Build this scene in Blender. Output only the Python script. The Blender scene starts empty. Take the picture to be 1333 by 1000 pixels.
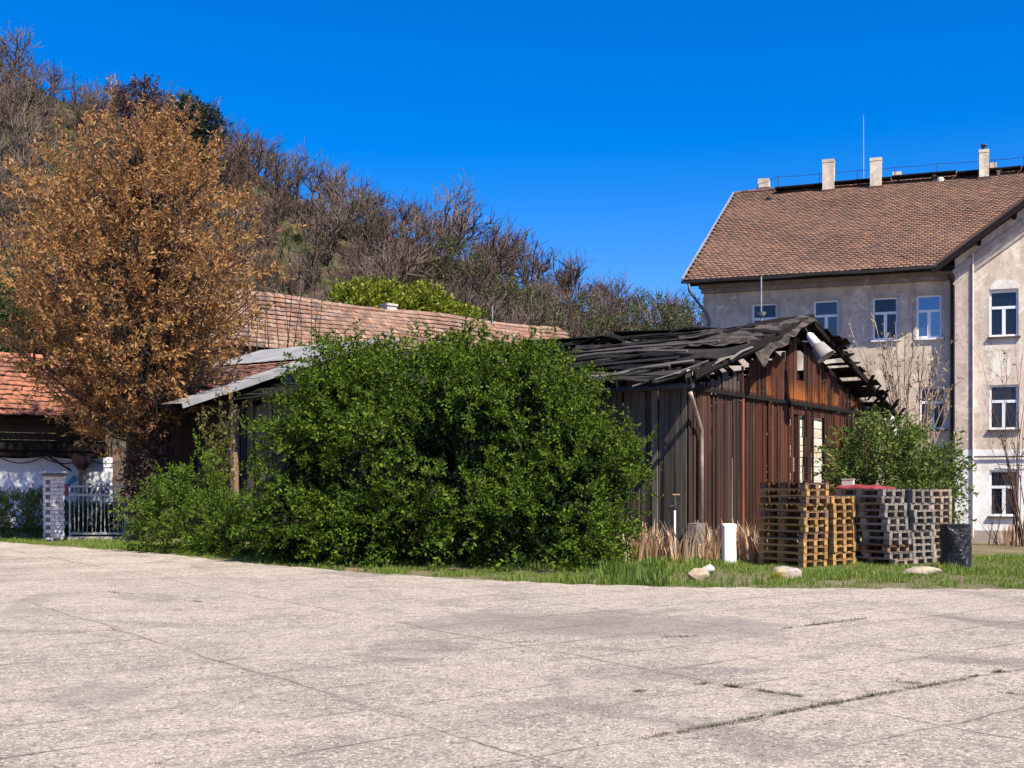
import bpy, math, random
import numpy as np
from mathutils import Vector, Matrix
rng = np.random.default_rng(7); random.seed(7)
PI = math.pi; R = math.radians
C = bpy.context.scene.collection
sc = bpy.context.scene

# ---------------------------------------------------------------- camera, sky, sun, exposure
F = 1500.0; CX = 666.5; HY = 628.0; CH = 1.75          # focal length, centre column, horizon row (photo pixels), eye height
cam = bpy.data.objects.new('camera', bpy.data.cameras.new('camera')); C.objects.link(cam)
cam.location = (0, 0, CH); cam.rotation_euler = (R(90), 0, 0)
cam.data.sensor_width = 36; cam.data.lens = 36 * F / 1333
cam.data.shift_y = (HY - 500) / 1333
cam.data.clip_start = .1; cam.data.clip_end = 3000
sc.camera = cam
SUN_AZ = R(-50); SUN_EL = R(52)                       # azimuth measured from +X towards +Y
w = bpy.data.worlds.new('World'); sc.world = w; w.use_nodes = True
nt = w.node_tree; bg = nt.nodes['Background']
sky = nt.nodes.new('ShaderNodeTexSky'); sky.sky_type = 'NISHITA'; sky.sun_disc = False
sky.sun_elevation = SUN_EL; sky.sun_rotation = R(90) - SUN_AZ
sky.altitude = 0; sky.air_density = 1.0; sky.dust_density = 0.6; sky.ozone_density = 4.0
hs = nt.nodes.new('ShaderNodeHueSaturation'); hs.inputs['Saturation'].default_value = 1.52; hs.inputs['Value'].default_value = 1.0
tint = nt.nodes.new('ShaderNodeMix'); tint.data_type = 'RGBA'; tint.blend_type = 'MULTIPLY'; tint.inputs[0].default_value = 1; tint.inputs[7].default_value = (1.0, .89, 1.2, 1)
nt.links.new(sky.outputs[0], hs.inputs['Color']); nt.links.new(hs.outputs[0], tint.inputs[6]); nt.links.new(tint.outputs[2], bg.inputs[0])
bg.inputs[1].default_value = .09
sl = bpy.data.lights.new('sun', 'SUN'); sl.energy = 5.0; sl.angle = R(.5); sl.color = (1, .92, .77)
so = bpy.data.objects.new('sun', sl); C.objects.link(so)
SD = Vector((math.cos(SUN_AZ) * math.cos(SUN_EL), math.sin(SUN_AZ) * math.cos(SUN_EL), math.sin(SUN_EL)))
so.rotation_euler = SD.to_track_quat('Z', 'Y').to_euler()
sc.view_settings.view_transform = 'Standard'; sc.view_settings.look = 'None'
sc.view_settings.exposure = 0.85; sc.view_settings.gamma = 1
sc.cycles.max_bounces = 5; sc.cycles.transparent_max_bounces = 6
try: sc.cycles.use_denoising = True
except Exception: pass

# ---------------------------------------------------------------- layout helpers
def at(px, py, D):
    return Vector(((px - CX) / F * D, D, CH + (HY - py) / F * D))
def gx(px, D): return (px - CX) / F * D
def gd(py, z=0): return (CH - z) * F / (py - HY)
class Frame:
    def __init__(s, x, y, ang): s.o = Vector((x, y)); s.a = ang; s.ux = Vector((math.cos(ang), math.sin(ang))); s.uy = Vector((-math.sin(ang), math.cos(ang)))
    def loc(s, X, Y): d = Vector((X, Y)) - s.o; return d.dot(s.ux), d.dot(s.uy)
    def world(s, x, y): return s.o + s.ux * x + s.uy * y
    def hy(s, px, py, y):                               # pixel ray meets the frame's plane y = const -> local x, z
        r = (px - CX) / F; n = s.uy; D = (s.o.dot(n) + y) / (r * n.x + n.y)
        p = at(px, py, D); return s.loc(p.x, p.y)[0], p.z
    def hx(s, px, py, x):
        r = (px - CX) / F; n = s.ux; D = (s.o.dot(n) + x) / (r * n.x + n.y)
        p = at(px, py, D); return s.loc(p.x, p.y)[1], p.z
def sstep(a, b, v):
    t = np.clip((v - a) / (b - a), 0, 1); return t * t * (3 - 2 * t)
def terr(x, y):
    return -.42 * sstep(25, 38, y) * sstep(1, 7, x)

# ---------------------------------------------------------------- mesh helpers
class MB:
    def __init__(s): s.v = []; s.f = []
    def add(s, vs, fs):
        b = len(s.v); s.v += [tuple(p) for p in vs]; s.f += [tuple(i + b for i in f) for f in fs]
    def box(s, c, d, rot=None):
        c = Vector(c); h = Vector(d) / 2
        vs = [Vector((x * h.x, y * h.y, z * h.z)) for x in (-1, 1) for y in (-1, 1) for z in (-1, 1)]
        if rot is not None: vs = [rot @ p for p in vs]
        s.add([p + c for p in vs], [(0, 1, 3, 2), (4, 6, 7, 5), (0, 4, 5, 1), (2, 3, 7, 6), (0, 2, 6, 4), (1, 5, 7, 3)])
    def bb(s, x0, x1, y0, y1, z0, z1): s.box(((x0 + x1) / 2, (y0 + y1) / 2, (z0 + z1) / 2), (x1 - x0, y1 - y0, z1 - z0))
    def beam(s, p, q, w, h, up=(0, 0, 1)):
        p = Vector(p); q = Vector(q); d = (q - p); L = d.length; d.normalize(); u = Vector(up)
        x = d.cross(u)
        if x.length < 1e-4: x = d.cross(Vector((1, 0, 0)))
        x.normalize(); z = x.cross(d); rot = Matrix((x, d, z)).transposed()
        s.box((p + q) / 2, (w, L, h), rot)
    def tube(s, pts, rad, n=6, cap=True):
        pts = [Vector(p) for p in pts]
        if not hasattr(rad, '__len__'): rad = [rad] * len(pts)
        b = len(s.v); ref = Vector((.3, .2, 1)).normalized()
        for i, p in enumerate(pts):
            d = (pts[min(i + 1, len(pts) - 1)] - pts[max(i - 1, 0)]).normalized()
            x = d.cross(ref)
            if x.length < 1e-3: x = d.cross(Vector((1, 0, 0)))
            x.normalize(); y = d.cross(x)
            for k in range(n):
                a = 2 * PI * k / n; s.v.append(tuple(p + (x * math.cos(a) + y * math.sin(a)) * rad[i]))
        for i in range(len(pts) - 1):
            for k in range(n):
                s.f.append((b + i * n + k, b + i * n + (k + 1) % n, b + (i + 1) * n + (k + 1) % n, b + (i + 1) * n + k))
        if cap and n > 2:
            s.f.append(tuple(b + k for k in range(n))[::-1]); e = b + (len(pts) - 1) * n; s.f.append(tuple(e + k for k in range(n)))
    def lathe(s, prof, c=(0, 0, 0), n=20, rot=None):
        b = len(s.v); c = Vector(c)
        for r, z in prof:
            for k in range(n):
                a = 2 * PI * k / n; p = Vector((r * math.cos(a), r * math.sin(a), z))
                if rot is not None: p = rot @ p
                s.v.append(tuple(p + c))
        for i in range(len(prof) - 1):
            for k in range(n):
                s.f.append((b + i * n + k, b + i * n + (k + 1) % n, b + (i + 1) * n + (k + 1) % n, b + (i + 1) * n + k))
    def build(s, name, mat, parent=None, smooth=False):
        me = bpy.data.meshes.new(name); me.from_pydata(s.v, [], s.f); me.update()
        return link(name, me, mat, parent, smooth)
def link(name, me, mat, parent=None, smooth=False):
    if mat: me.materials.append(mat)
    if smooth: me.polygons.foreach_set('use_smooth', [True] * len(me.polygons))
    o = bpy.data.objects.new(name, me); C.objects.link(o)
    if parent: o.parent = parent
    return o
def npmesh(name, V, Fc, mat, parent=None, smooth=False):
    V = np.asarray(V, dtype=np.float32).reshape(-1, 3); Fc = np.asarray(Fc, dtype=np.int32)
    k = Fc.shape[-1]; Fc = Fc.reshape(-1, k); n = len(Fc)
    me = bpy.data.meshes.new(name); me.vertices.add(len(V)); me.vertices.foreach_set('co', V.ravel())
    me.loops.add(n * k); me.loops.foreach_set('vertex_index', Fc.ravel())
    me.polygons.add(n); me.polygons.foreach_set('loop_start', np.arange(0, n * k, k, dtype=np.int32))
    me.polygons.foreach_set('loop_total', np.full(n, k, dtype=np.int32)); me.update(calc_edges=True); me.validate()
    return link(name, me, mat, parent, smooth)
def frames(d):
    d = d / np.linalg.norm(d, axis=1, keepdims=True); n = len(d)
    r = rng.normal(size=(n, 3)); x = np.cross(r, d); x /= np.linalg.norm(x, axis=1, keepdims=True) + 1e-9
    y = np.cross(d, x); return np.stack([x, y, d], axis=2)
def scatter(tv, tf, pos, Rm, sc_):
    V = np.einsum('nij,kj->nki', Rm, tv) * sc_[:, None, None] + pos[:, None, :]
    Fc = tf[None] + (np.arange(len(pos)) * len(tv))[:, None, None]
    return V.reshape(-1, 3), Fc.reshape(-1, tf.shape[1])
def join(parts):
    Vs, Fs, b = [], [], 0
    for V, Fc in parts: Vs.append(V); Fs.append(Fc + b); b += len(V)
    return np.concatenate(Vs), np.concatenate(Fs)
def tag(o, label=None, cat=None, group=None, kind=None):
    if label: o['label'] = label
    if cat: o['category'] = cat
    if group: o['group'] = group
    if kind: o['kind'] = kind
    return o
def thing(name, label, cat, loc=(0, 0, 0), rz=0, group=None):
    o = bpy.data.objects.new(name, None); C.objects.link(o); o.empty_display_size = .2
    o.location = loc; o.rotation_euler = (0, 0, rz); return tag(o, label, cat, group)
def dup(root, loc, rz=0, s=1, label=None, group=None):
    r = root.copy(); C.objects.link(r); r.location = loc; r.rotation_euler = (0, 0, rz); r.scale = (s, s, s)
    if label: r['label'] = label
    if group: r['group'] = group
    for ch in list(root.children):
        c = ch.copy(); C.objects.link(c); c.parent = r
    return r

# ---------------------------------------------------------------- material helpers
class Mat:
    def __init__(s, name, rough=.8, spec=.3):
        s.m = bpy.data.materials.new(name); s.m.use_nodes = True; s.t = s.m.node_tree
        s.b = s.t.nodes['Principled BSDF']; s.b.inputs['Roughness'].default_value = rough; s.b.inputs['Specular IOR Level'].default_value = spec
        s._co = None
    def nd(s, typ, **kw):
        n = s.t.nodes.new('ShaderNode' + typ)
        for k, v in kw.items():
            if hasattr(n, k) and k not in n.inputs: setattr(n, k, v)
            else: s.set(n, k, v)
        return n
    def set(s, n, k, v):
        i = n.inputs[k]
        if isinstance(v, bpy.types.NodeSocket): s.t.links.new(v, i)
        else:
            if hasattr(i.default_value, '__len__') and hasattr(v, '__len__') and len(v) == 3 and len(i.default_value) == 4: v = (*v, 1)
            i.default_value = v
    def co(s):
        if not s._co: s._co = s.nd('TexCoord').outputs['Object']
        return s._co
    def map(s, scale=(1, 1, 1), rot=(0, 0, 0), loc=(0, 0, 0), src=None):
        return s.nd('Mapping', Vector=src or s.co(), Scale=scale, Rotation=rot, Location=loc).outputs[0]
    def noise(s, scale=5, detail=4, rough=.6, vec=None, dist=0):
        return s.nd('TexNoise', Vector=vec or s.co(), Scale=scale, Detail=detail, Roughness=rough, Distortion=dist).outputs['Fac']
    def ramp(s, fac, stops, interp='LINEAR'):
        n = s.nd('ValToRGB'); n.color_ramp.interpolation = interp; s.t.links.new(fac, n.inputs[0]); e = n.color_ramp.elements
        while len(e) < len(stops): e.new(.5)
        for i, (p, c) in enumerate(stops):
            e[i].position = p; e[i].color = (c, c, c, 1) if not hasattr(c, '__len__') else (*c, 1)
        return n.outputs[0]
    def mix(s, f, a, b, mode='MIX'):
        n = s.nd('Mix', data_type='RGBA', blend_type=mode)
        for k, v in ((0, f), (6, a), (7, b)):
            i = n.inputs[k]
            if isinstance(v, bpy.types.NodeSocket): s.t.links.new(v, i)
            else: i.default_value = v if not hasattr(v, '__len__') else (*v, 1)
        return n.outputs[2]
    def math(s, op, a, b=0.0, clamp=False):
        n = s.nd('Math', operation=op); n.use_clamp = clamp
        for k, v in ((0, a), (1, b)):
            if isinstance(v, bpy.types.NodeSocket): s.t.links.new(v, n.inputs[k])
            else: n.inputs[k].default_value = v
        return n.outputs[0]
    def island(s): return s.nd('NewGeometry').outputs['Random Per Island']
    def col(s, c): s.set(s.b, 'Base Color', c); return s
    def bump(s, h, strength=.4, dist=.02):
        s.set(s.b, 'Normal', s.nd('Bump', Height=h, Strength=strength, Distance=dist).outputs[0]); return s
def flat(name, c, rough=.7, spec=.3, metal=0, var=.25, scale=3):
    k = Mat(name, rough, spec); n = k.noise(scale, 6)
    k.col(k.mix(k.ramp(n, [(.3, 0), (.7, 1)]), tuple(v * (1 - var) for v in c), tuple(min(1, v * (1 + var)) for v in c)))
    k.b.inputs['Metallic'].default_value = metal
    k.bump(k.noise(scale * 12, 3), .2, .01); return k.m
def wood(name, cols, axis='z', streak=1.0, rough=.9, extra=None, spec=.06):
    """weathered boards: every board (mesh island) has its own tone, long grain along AXIS"""
    k = Mat(name, rough, spec)
    sc3 = {'z': (14, 14, .8), 'x': (.8, 14, 14), 'y': (14, .8, 14)}[axis]
    isl = k.island()
    off = k.nd('CombineXYZ', X=k.math('MULTIPLY', isl, 37), Y=k.math('MULTIPLY', isl, 11), Z=k.math('MULTIPLY', isl, 23)).outputs[0]
    v = k.nd('VectorMath', operation='ADD'); k.t.links.new(k.map(sc3), v.inputs[0]); k.t.links.new(off, v.inputs[1])
    g = k.noise(1.0, 6, .65, v.outputs[0])
    base = k.ramp(isl, [(i / max(1, len(cols) - 1), c) for i, c in enumerate(cols)])
    c = k.mix(k.ramp(g, [(.35, 0), (.68, 1)]), k.mix(.55 * streak, base, (.012, .01, .009)), base)
    c = k.mix(k.math('MULTIPLY', k.ramp(g, [(.66, 0), (.78, 1)]), .5 * streak), c, tuple(min(1, x * 2.2 + .03) for x in cols[-1]))
    if 'pallet' in name: c = k.mix(1.0, c, k.ramp(k.nd('ObjectInfo').outputs['Random'], [(0, (.5, .47, .45)), (.5, (.85, .84, .83)), (1, (1.15, 1.1, 1.05))]), 'MULTIPLY')
    if extra: c = extra(k, c, g)
    k.col(c).bump(g, .5, .02); return k.m
def leafmat(name, cols, trans=.3, rough=.5, spec=.35):
    k = Mat(name, rough, spec); c = k.ramp(k.island(), [(i / max(1, len(cols) - 1), c) for i, c in enumerate(cols)])
    k.col(c)
    tr = k.nd('BsdfTranslucent'); k.t.links.new(c, tr.inputs[0]); ms = k.nd('MixShader'); ms.inputs[0].default_value = trans
    k.t.links.new(k.b.outputs[0], ms.inputs[1]); k.t.links.new(tr.outputs[0], ms.inputs[2])
    k.t.links.new(ms.outputs[0], k.t.nodes['Material Output'].inputs[0]); return k.m
def tilemat(name, cols, lich=(.35, .33, .27)):
    k = Mat(name, .85, .2); isl = k.island(); c = k.ramp(isl, [(i / (len(cols) - 1), c) for i, c in enumerate(cols)])
    n = k.noise(.5, 5); n2 = k.noise(9, 5)
    c = k.mix(k.math('MULTIPLY', k.ramp(n, [(.45, 0), (.7, 1)]), .45), c, (.075, .055, .045))
    c = k.mix(k.math('MULTIPLY', k.ramp(n2, [(.58, 0), (.75, 1)]), .4), c, lich)
    k.col(c).bump(n2, .3, .02); return k.m
def plaster(name, base, dark, lower=None, zsplit=0, scale=.5, zplinth=None):
    k = Mat(name, .92, .1); n = k.noise(scale, 8, .7, dist=.6); n2 = k.noise(scale * 6, 6, .7)
    st = k.noise(1.6, 5, .6, k.map((1, 1, .16)))
    c = k.mix(k.ramp(n, [(.35, 0), (.68, 1)]), dark, base)
    c = k.mix(k.math('MULTIPLY', k.ramp(n2, [(.52, 0), (.60, 1)]), .5), c, tuple(v * .72 for v in dark))
    c = k.mix(k.math('MULTIPLY', k.ramp(st, [(.5, 0), (.66, 1)]), .55), c, tuple(v * .6 for v in dark))
    c = k.mix(k.math('MULTIPLY', k.ramp(k.noise(.9, 7, .75, dist=1.2), [(.56, 0), (.60, 1)]), .6), c, tuple(min(.85, v * 1.25) for v in base))
    if lower:
        z = k.nd('SeparateXYZ', Vector=k.co()).outputs[2]
        m = k.math('LESS_THAN', k.math('ADD', z, k.math('MULTIPLY', k.math('SUBTRACT', n2, .5), .12)), zsplit)
        peel = k.ramp(k.noise(1.3, 8, .75), [(.5, 0), (.62, 1)])
        c = k.mix(m, c, k.mix(k.math('MULTIPLY', peel, .55), lower, (.55, .46, .38)))
        if zplinth is not None:
            c = k.mix(k.math('LESS_THAN', k.math('ADD', z, k.math('MULTIPLY', n2, .1)), zplinth), c, (.36, .31, .27))
    k.col(c).bump(k.math('ADD', n2, k.math('MULTIPLY', k.noise(40, 3), .4)), .35, .03); return k.m

# materials
m_bark = flat('bark', (.07, .055, .045), .9, .1, scale=6)
m_greybark = flat('grey_bark', (.13, .10, .085), .9, .1, scale=2)
m_darkmetal = flat('dark_metal', (.05, .05, .055), .5, .4, .3)
m_zinc = flat('zinc', (.32, .33, .34), .5, .4, .3)
m_white = flat('white_paint', (.78, .78, .78), .5, .4, var=.06)
m_black_wood = wood('tarred_wood', [(.010, .009, .009), (.022, .02, .019), (.015, .013, .012)], 'y')
def glass(name, base, ior, rough=.03, metal=0):
    k = Mat(name, rough, .5); k.col(base); k.b.inputs['IOR'].default_value = ior; k.b.inputs['Metallic'].default_value = metal
    k.bump(k.noise(1.2, 2), .06, .05); return k.m
m_glass = glass('window_glass', (.008, .011, .02), 1.55)
m_glass3 = glass('navy_window_glass', (.012, .018, .04), 1.75, .05)
m_glass2 = glass('bright_window_glass', (.16, .20, .27), 1.6, .05, .8)

# ---------------------------------------------------------------- ground, yard, lawn
EDGE = [(-70, 66), (-18.9, 37), (-15.1, 34.1), (-13.3, 32.4), (-8.96, 28.8), (-5.6, 25), (-2.44, 22.06), (.46, 20.2), (2.64, 19.4), (4.27, 19.16), (8.4, 18.9), (40, 18.4), (120, 18)]
EX = np.array([p[0] for p in EDGE]); EY = np.array([p[1] for p in EDGE])
def edge_y(x): return np.interp(x, EX, EY)
k = Mat('soil', .95, .1); n = k.noise(.7, 8, .7)
k.col(k.mix(k.ramp(n, [(.4, 0), (.65, 1)]), (.19, .145, .095), (.10, .10, .045))).bump(k.noise(8, 5), .6, .05); m_soil = k.m
xs = np.concatenate([np.linspace(-500, -40, 10), np.linspace(-38, 40, 60), np.linspace(50, 500, 10)])
ys = np.concatenate([np.linspace(-100, 10, 6), np.linspace(14, 60, 60), np.linspace(70, 900, 12)])
gxx, gyy = np.meshgrid(xs, ys); gz = terr(gxx, gyy) - .03
V = np.stack([gxx, gyy, gz], -1).reshape(-1, 3); nx = len(xs)
idx = np.arange(len(ys) * nx).reshape(len(ys), nx)
tag(npmesh('ground', V, np.stack([idx[:-1, :-1], idx[:-1, 1:], idx[1:, 1:], idx[1:, :-1]], -1), m_soil, None, True), kind='structure')

k = Mat('concrete', .9, .15)
A0 = (.92, 7.9); ang = math.atan2(.6, .8)
v1 = k.nd('VectorMath', operation='ADD'); k.t.links.new(k.co(), v1.inputs[0])
nz = k.nd('TexNoise', Vector=k.co(), Scale=.9, Detail=5).outputs['Color']
v2 = k.nd('VectorMath', operation='MULTIPLY_ADD'); k.t.links.new(nz, v2.inputs[0]); v2.inputs[1].default_value = (.30, .30, 0); v2.inputs[2].default_value = (-.15 - A0[0], -.15 - A0[1], 0)
k.t.links.new(v2.outputs[0], v1.inputs[1])
rot = k.nd('VectorRotate', rotation_type='Z_AXIS', Vector=v1.outputs[0], Angle=-ang).outputs[0]
slab = k.nd('VectorMath', operation='ADD', ); k.t.links.new(rot, slab.inputs[0]); slab.inputs[1].default_value = (300 + 1, 300, 0)
def brick(ms, smooth):
    b = k.nd('TexBrick', Vector=slab.outputs[0], Color1=(0, 0, 0), Color2=(1, 1, 1), Mortar=(.5, .5, .5), Scale=1.0)
    b.inputs['Mortar Size'].default_value = ms; b.inputs['Mortar Smooth'].default_value = smooth
    b.inputs['Brick Width'].default_value = 3.0; b.inputs['Row Height'].default_value = 1.0; b.offset = 0; return b
bk = brick(.011, .3); bw = brick(.10, 1.0)
n0 = k.noise(.16, 5, .6, dist=.5); n1 = k.noise(.55, 7, .68, dist=.4); n2 = k.noise(9, 6, .75); n3 = k.noise(70, 4, .75)
vor = k.nd('TexVoronoi', Vector=k.co(), Scale=26.0); peb = vor.outputs['Color']; pd = vor.outputs['Distance']
smooth = k.mix(k.ramp(n1, [(.3, 0), (.7, 1)]), (.44, .375, .305), (.62, .54, .45))
pv = k.nd('SeparateColor', Color=peb).outputs[0]
agg = k.ramp(pv, [(0, (.10, .085, .075)), (.3, (.22, .19, .16)), (.7, (.38, .32, .26)), (1, (.68, .60, .50))])
agg = k.mix(k.ramp(pd, [(.25, 0), (.6, 1)]), agg, (.24, .205, .18))
wear = k.ramp(k.math('ADD', k.math('MULTIPLY', n1, .6), k.math('MULTIPLY', n2, .4)), [(.43, 0), (.56, 1)])
c = k.mix(k.math('MULTIPLY', wear, .85), smooth, agg)
c = k.mix(k.math('MULTIPLY', k.nd('SeparateColor', Color=bk.outputs['Color']).outputs[0], .25), c, (.27, .235, .205))
c = k.mix(k.math('MULTIPLY', k.ramp(n0, [(.48, 0), (.62, 1)]), .3), c, (.30, .262, .225))
c = k.mix(k.math('MULTIPLY', k.ramp(n3, [(.36, 1), (.48, 0)]), .6), c, (.10, .08, .07))
c = k.mix(k.math('MULTIPLY', k.ramp(k.noise(2.2, 7, .75, dist=.8), [(.5, 0), (.64, 1)]), .38), c, (.20, .17, .14))
c = k.mix(k.math('MULTIPLY', k.ramp(k.noise(5, 6, .75), [(.55, 0), (.68, 1)]), .35), c, (.68, .60, .50))
sp = k.noise(15, 5, .8, dist=1.0); sp2 = k.noise(33, 4, .8, dist=.6)
c = k.mix(k.math('MULTIPLY', k.ramp(sp, [(.37, 1), (.47, 0)]), .92), c, (.085, .07, .06))
c = k.mix(k.math('MULTIPLY', k.ramp(sp2, [(.53, 0), (.63, 1)]), .75), c, (.84, .75, .65))
c = k.mix(1.0, c, (1.20, 1.155, 1.10), 'MULTIPLY')
sp3 = k.noise(4.2, 6, .8, dist=1.5); c = k.mix(k.math('MULTIPLY', k.ramp(sp3, [(.36, 1), (.5, 0)]), .55), c, (.20, .17, .15))
st = k.noise(.42, 4, .55, k.map((1, 1, 1), (0, 0, 0), (7.3, 2.1, 0)), dist=1.4); c = k.mix(k.math('MULTIPLY', k.ramp(st, [(.55, 0), (.66, 1)]), .5), c, (.19, .165, .15))
# repaired patch of smoother grey asphalt
el = k.nd('VectorMath', operation='LENGTH', ); k.t.links.new(k.map((1 / 2.1, 1 / 1.5, 0), (0, 0, 0), (-.9 / 2.1, -14.2 / 1.5, 0)), el.inputs[0])
pm = k.ramp(k.math('ADD', el.outputs['Value'], k.math('MULTIPLY', k.math('SUBTRACT', n1, .5), 3.2)), [(.62, 1), (1.05, 0)])
c = k.mix(k.math('MULTIPLY', pm, .62), c, k.mix(n2, (.15, .132, .12), (.30, .262, .235)))
jm = k.math('MULTIPLY', bk.outputs['Fac'], k.ramp(k.noise(.5, 5, .7), [(.45, .14), (.62, 1)]))
jw = k.math('MULTIPLY', k.math('MULTIPLY', bw.outputs['Fac'], k.ramp(n1, [(.4, 0), (.65, 1)])), .5)
c = k.mix(jw, c, (.24, .20, .165)); c = k.mix(jm, c, (.055, .048, .035))
hgt = k.math('SUBTRACT', k.math('ADD', k.math('MULTIPLY', n2, .8), k.math('MULTIPLY', pd, -.35)), k.math('MULTIPLY', jm, 1.5))
k.col(c).bump(k.math('ADD', hgt, k.math('MULTIPLY', k.math('ADD', sp, sp2), 1.2)), .8, .03); m_conc = k.m
ux = np.unique(np.concatenate([EX, np.linspace(-30, 30, 301)])); vv = []
for x in ux: vv += [(x, -60, 0), (x, float(edge_y(x)) + .10 * math.sin(x * 5.3) * math.sin(x * 2.1) - .10 + rng.normal() * .09, 0)]
tag(npmesh('concrete_yard', vv, [(2 * i, 2 * i + 2, 2 * i + 3, 2 * i + 1) for i in range(len(ux) - 1)], m_conc), kind='structure')

# grass blades on the verge and lawn
def tuft(nb=6, spread=.35, lean=.5):
    tv, tf = [], []
    for i in range(nb):
        a = rng.uniform(0, 2 * PI); l = rng.uniform(.6, 1); ln = rng.uniform(.1, lean); wd = rng.uniform(.022, .04)
        b = np.array([math.cos(a + 1), math.sin(a + 1), 0]) * rng.uniform(0, spread); d = np.array([math.cos(a), math.sin(a), 0]); s = np.array([-d[1], d[0], 0]) * wd
        m = b + d * ln * .35 * l + np.array([0, 0, .6 * l]); t = b + d * ln * l + np.array([0, 0, l])
        o = len(tv); tv += [b - s, b + s, m + s * .8, m - s * .8, t + s * .12, t - s * .12]; tf += [(o, o + 1, o + 2, o + 3), (o + 3, o + 2, o + 4, o + 5)]
    return np.array(tv), np.array(tf)
def zframes(n):
    a = rng.uniform(0, 2 * PI, n); z = np.zeros(n); o = np.ones(n)
    M = np.stack([np.stack([np.cos(a), -np.sin(a), z], -1), np.stack([np.sin(a), np.cos(a), z], -1), np.stack([z, z, o], -1)], 1); return M
def vnoise(x, y, f=1.0, seed=0):
    r = np.random.default_rng(seed); s = 0
    for i in range(6):
        a, b, p, q = r.normal(0, f, 4)[:2].tolist() + r.uniform(0, 6.28, 2).tolist(); s = s + np.sin(a * x + b * y + p) * np.sin(b * x - a * y + q)
    return s / 3
m_grass = leafmat('grass_blade', [(.08, .16, .014), (.13, .24, .02), (.20, .29, .03), (.34, .32, .09), (.09, .18, .016), (.16, .26, .025)], .35)
def grass(name, x0, x1, depth, n, h, mat=m_grass, d0=0.0, keep=None):
    x = rng.uniform(x0, x1, n); y = edge_y(x) + d0 + rng.uniform(0, 1, n) ** 1.2 * depth
    if keep is not None: kk = keep(x, y); x = x[kk]; y = y[kk]
    s = h * (.55 + .45 * vnoise(x, y, 1.6, 3)) * rng.uniform(.5, 1.25, len(x)) * np.clip((y - edge_y(x)) / .5 + .25, .2, 1)
    kk = s > .02; x, y, s = x[kk], y[kk], s[kk]
    parts = []; g = rng.integers(0, 4, len(x))
    for i in range(4):
        tv, tf = tuft(7); q = g == i
        parts.append(scatter(tv, tf, np.stack([x[q], y[q], terr(x[q], y[q]) - .03], -1), zframes(q.sum()), s[q]))
    return tag(npmesh(name, *join(parts), mat), 'short bright green grass with dry yellow blades along the yard edge' if name == 'grass' else None, 'grass', kind='stuff')
grass('grass', -16, 14, 9.5, 44000, .18, keep=lambda x, y: (y < 36) & ((vnoise(x, y, 3.2, 77) > -.30) | (y > edge_y(x) + 2.5)) & (y - edge_y(x) > .12 + .26 * vnoise(x, x * 0, 2.4, 19) + .12 * vnoise(x, x * 0, 9, 23)) & ((x > 2) | (y < edge_y(x) + 5)))

grass('tall_weeds', .8, 4.4, 4.0, 1500, .40, leafmat('weed_blade', [(.07, .15, .02), (.13, .22, .025), (.05, .11, .015), (.18, .24, .04)], .35), .15, keep=lambda x, y: (vnoise(x, y, 2.6, 41) > .05) & (rng.random(len(x)) < np.exp(-((x - 2.3) / .9) ** 2) + .06))
bpy.data.objects['tall_weeds']['label'] = 'lush taller weeds between the huge bush and the barn corner'
# weeds in the slab joints
def joint_weeds():
    P = []
    for (a, b, n) in [((840, 962), (1250, 885), 95), ((930, 891), (1062, 910), 28), ((985, 823), (1150, 803), 30), ((640, 838), (980, 826), 12), ((1150, 886), (1330, 905), 9), ((1255, 883), (1330, 870), 12), ((60, 762), (260, 784), 10), ((820, 902), (930, 889), 10)]:
        pa = Vector((gx(a[0], gd(a[1])), gd(a[1]))); pb = Vector((gx(b[0], gd(b[1])), gd(b[1])))
        cl = rng.uniform(0, 1, max(2, n // 4))
        for i in range(n * 7):
            t = min(1, max(0, cl[i % len(cl)] + rng.normal(0, .045))); p = pa.lerp(pb, t); P.append((p.x + rng.normal(0, .02), p.y + rng.normal(0, .02), 0))
    P = np.array(P); tv, tf = tuft(9, .8, 1.1)
    V, Fc = scatter(tv, tf, P, zframes(len(P)), rng.uniform(.006, .03, len(P)) * np.where(rng.random(len(P)) < .06, 2.2, 1))
    tag(npmesh('weeds', V, Fc, leafmat('weed_leaf', [(.035, .045, .012), (.09, .10, .025), (.08, .06, .03), (.05, .065, .015)], .2)), 'small moss and weeds growing in the joints of the concrete slabs', 'weeds', kind='stuff')
joint_weeds()

m_butt = flat('tile_edge_shadow', (.045, .035, .028), .95, .05, scale=4)  # butt faces coloured dark to paint shadow lines between tile rows
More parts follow.
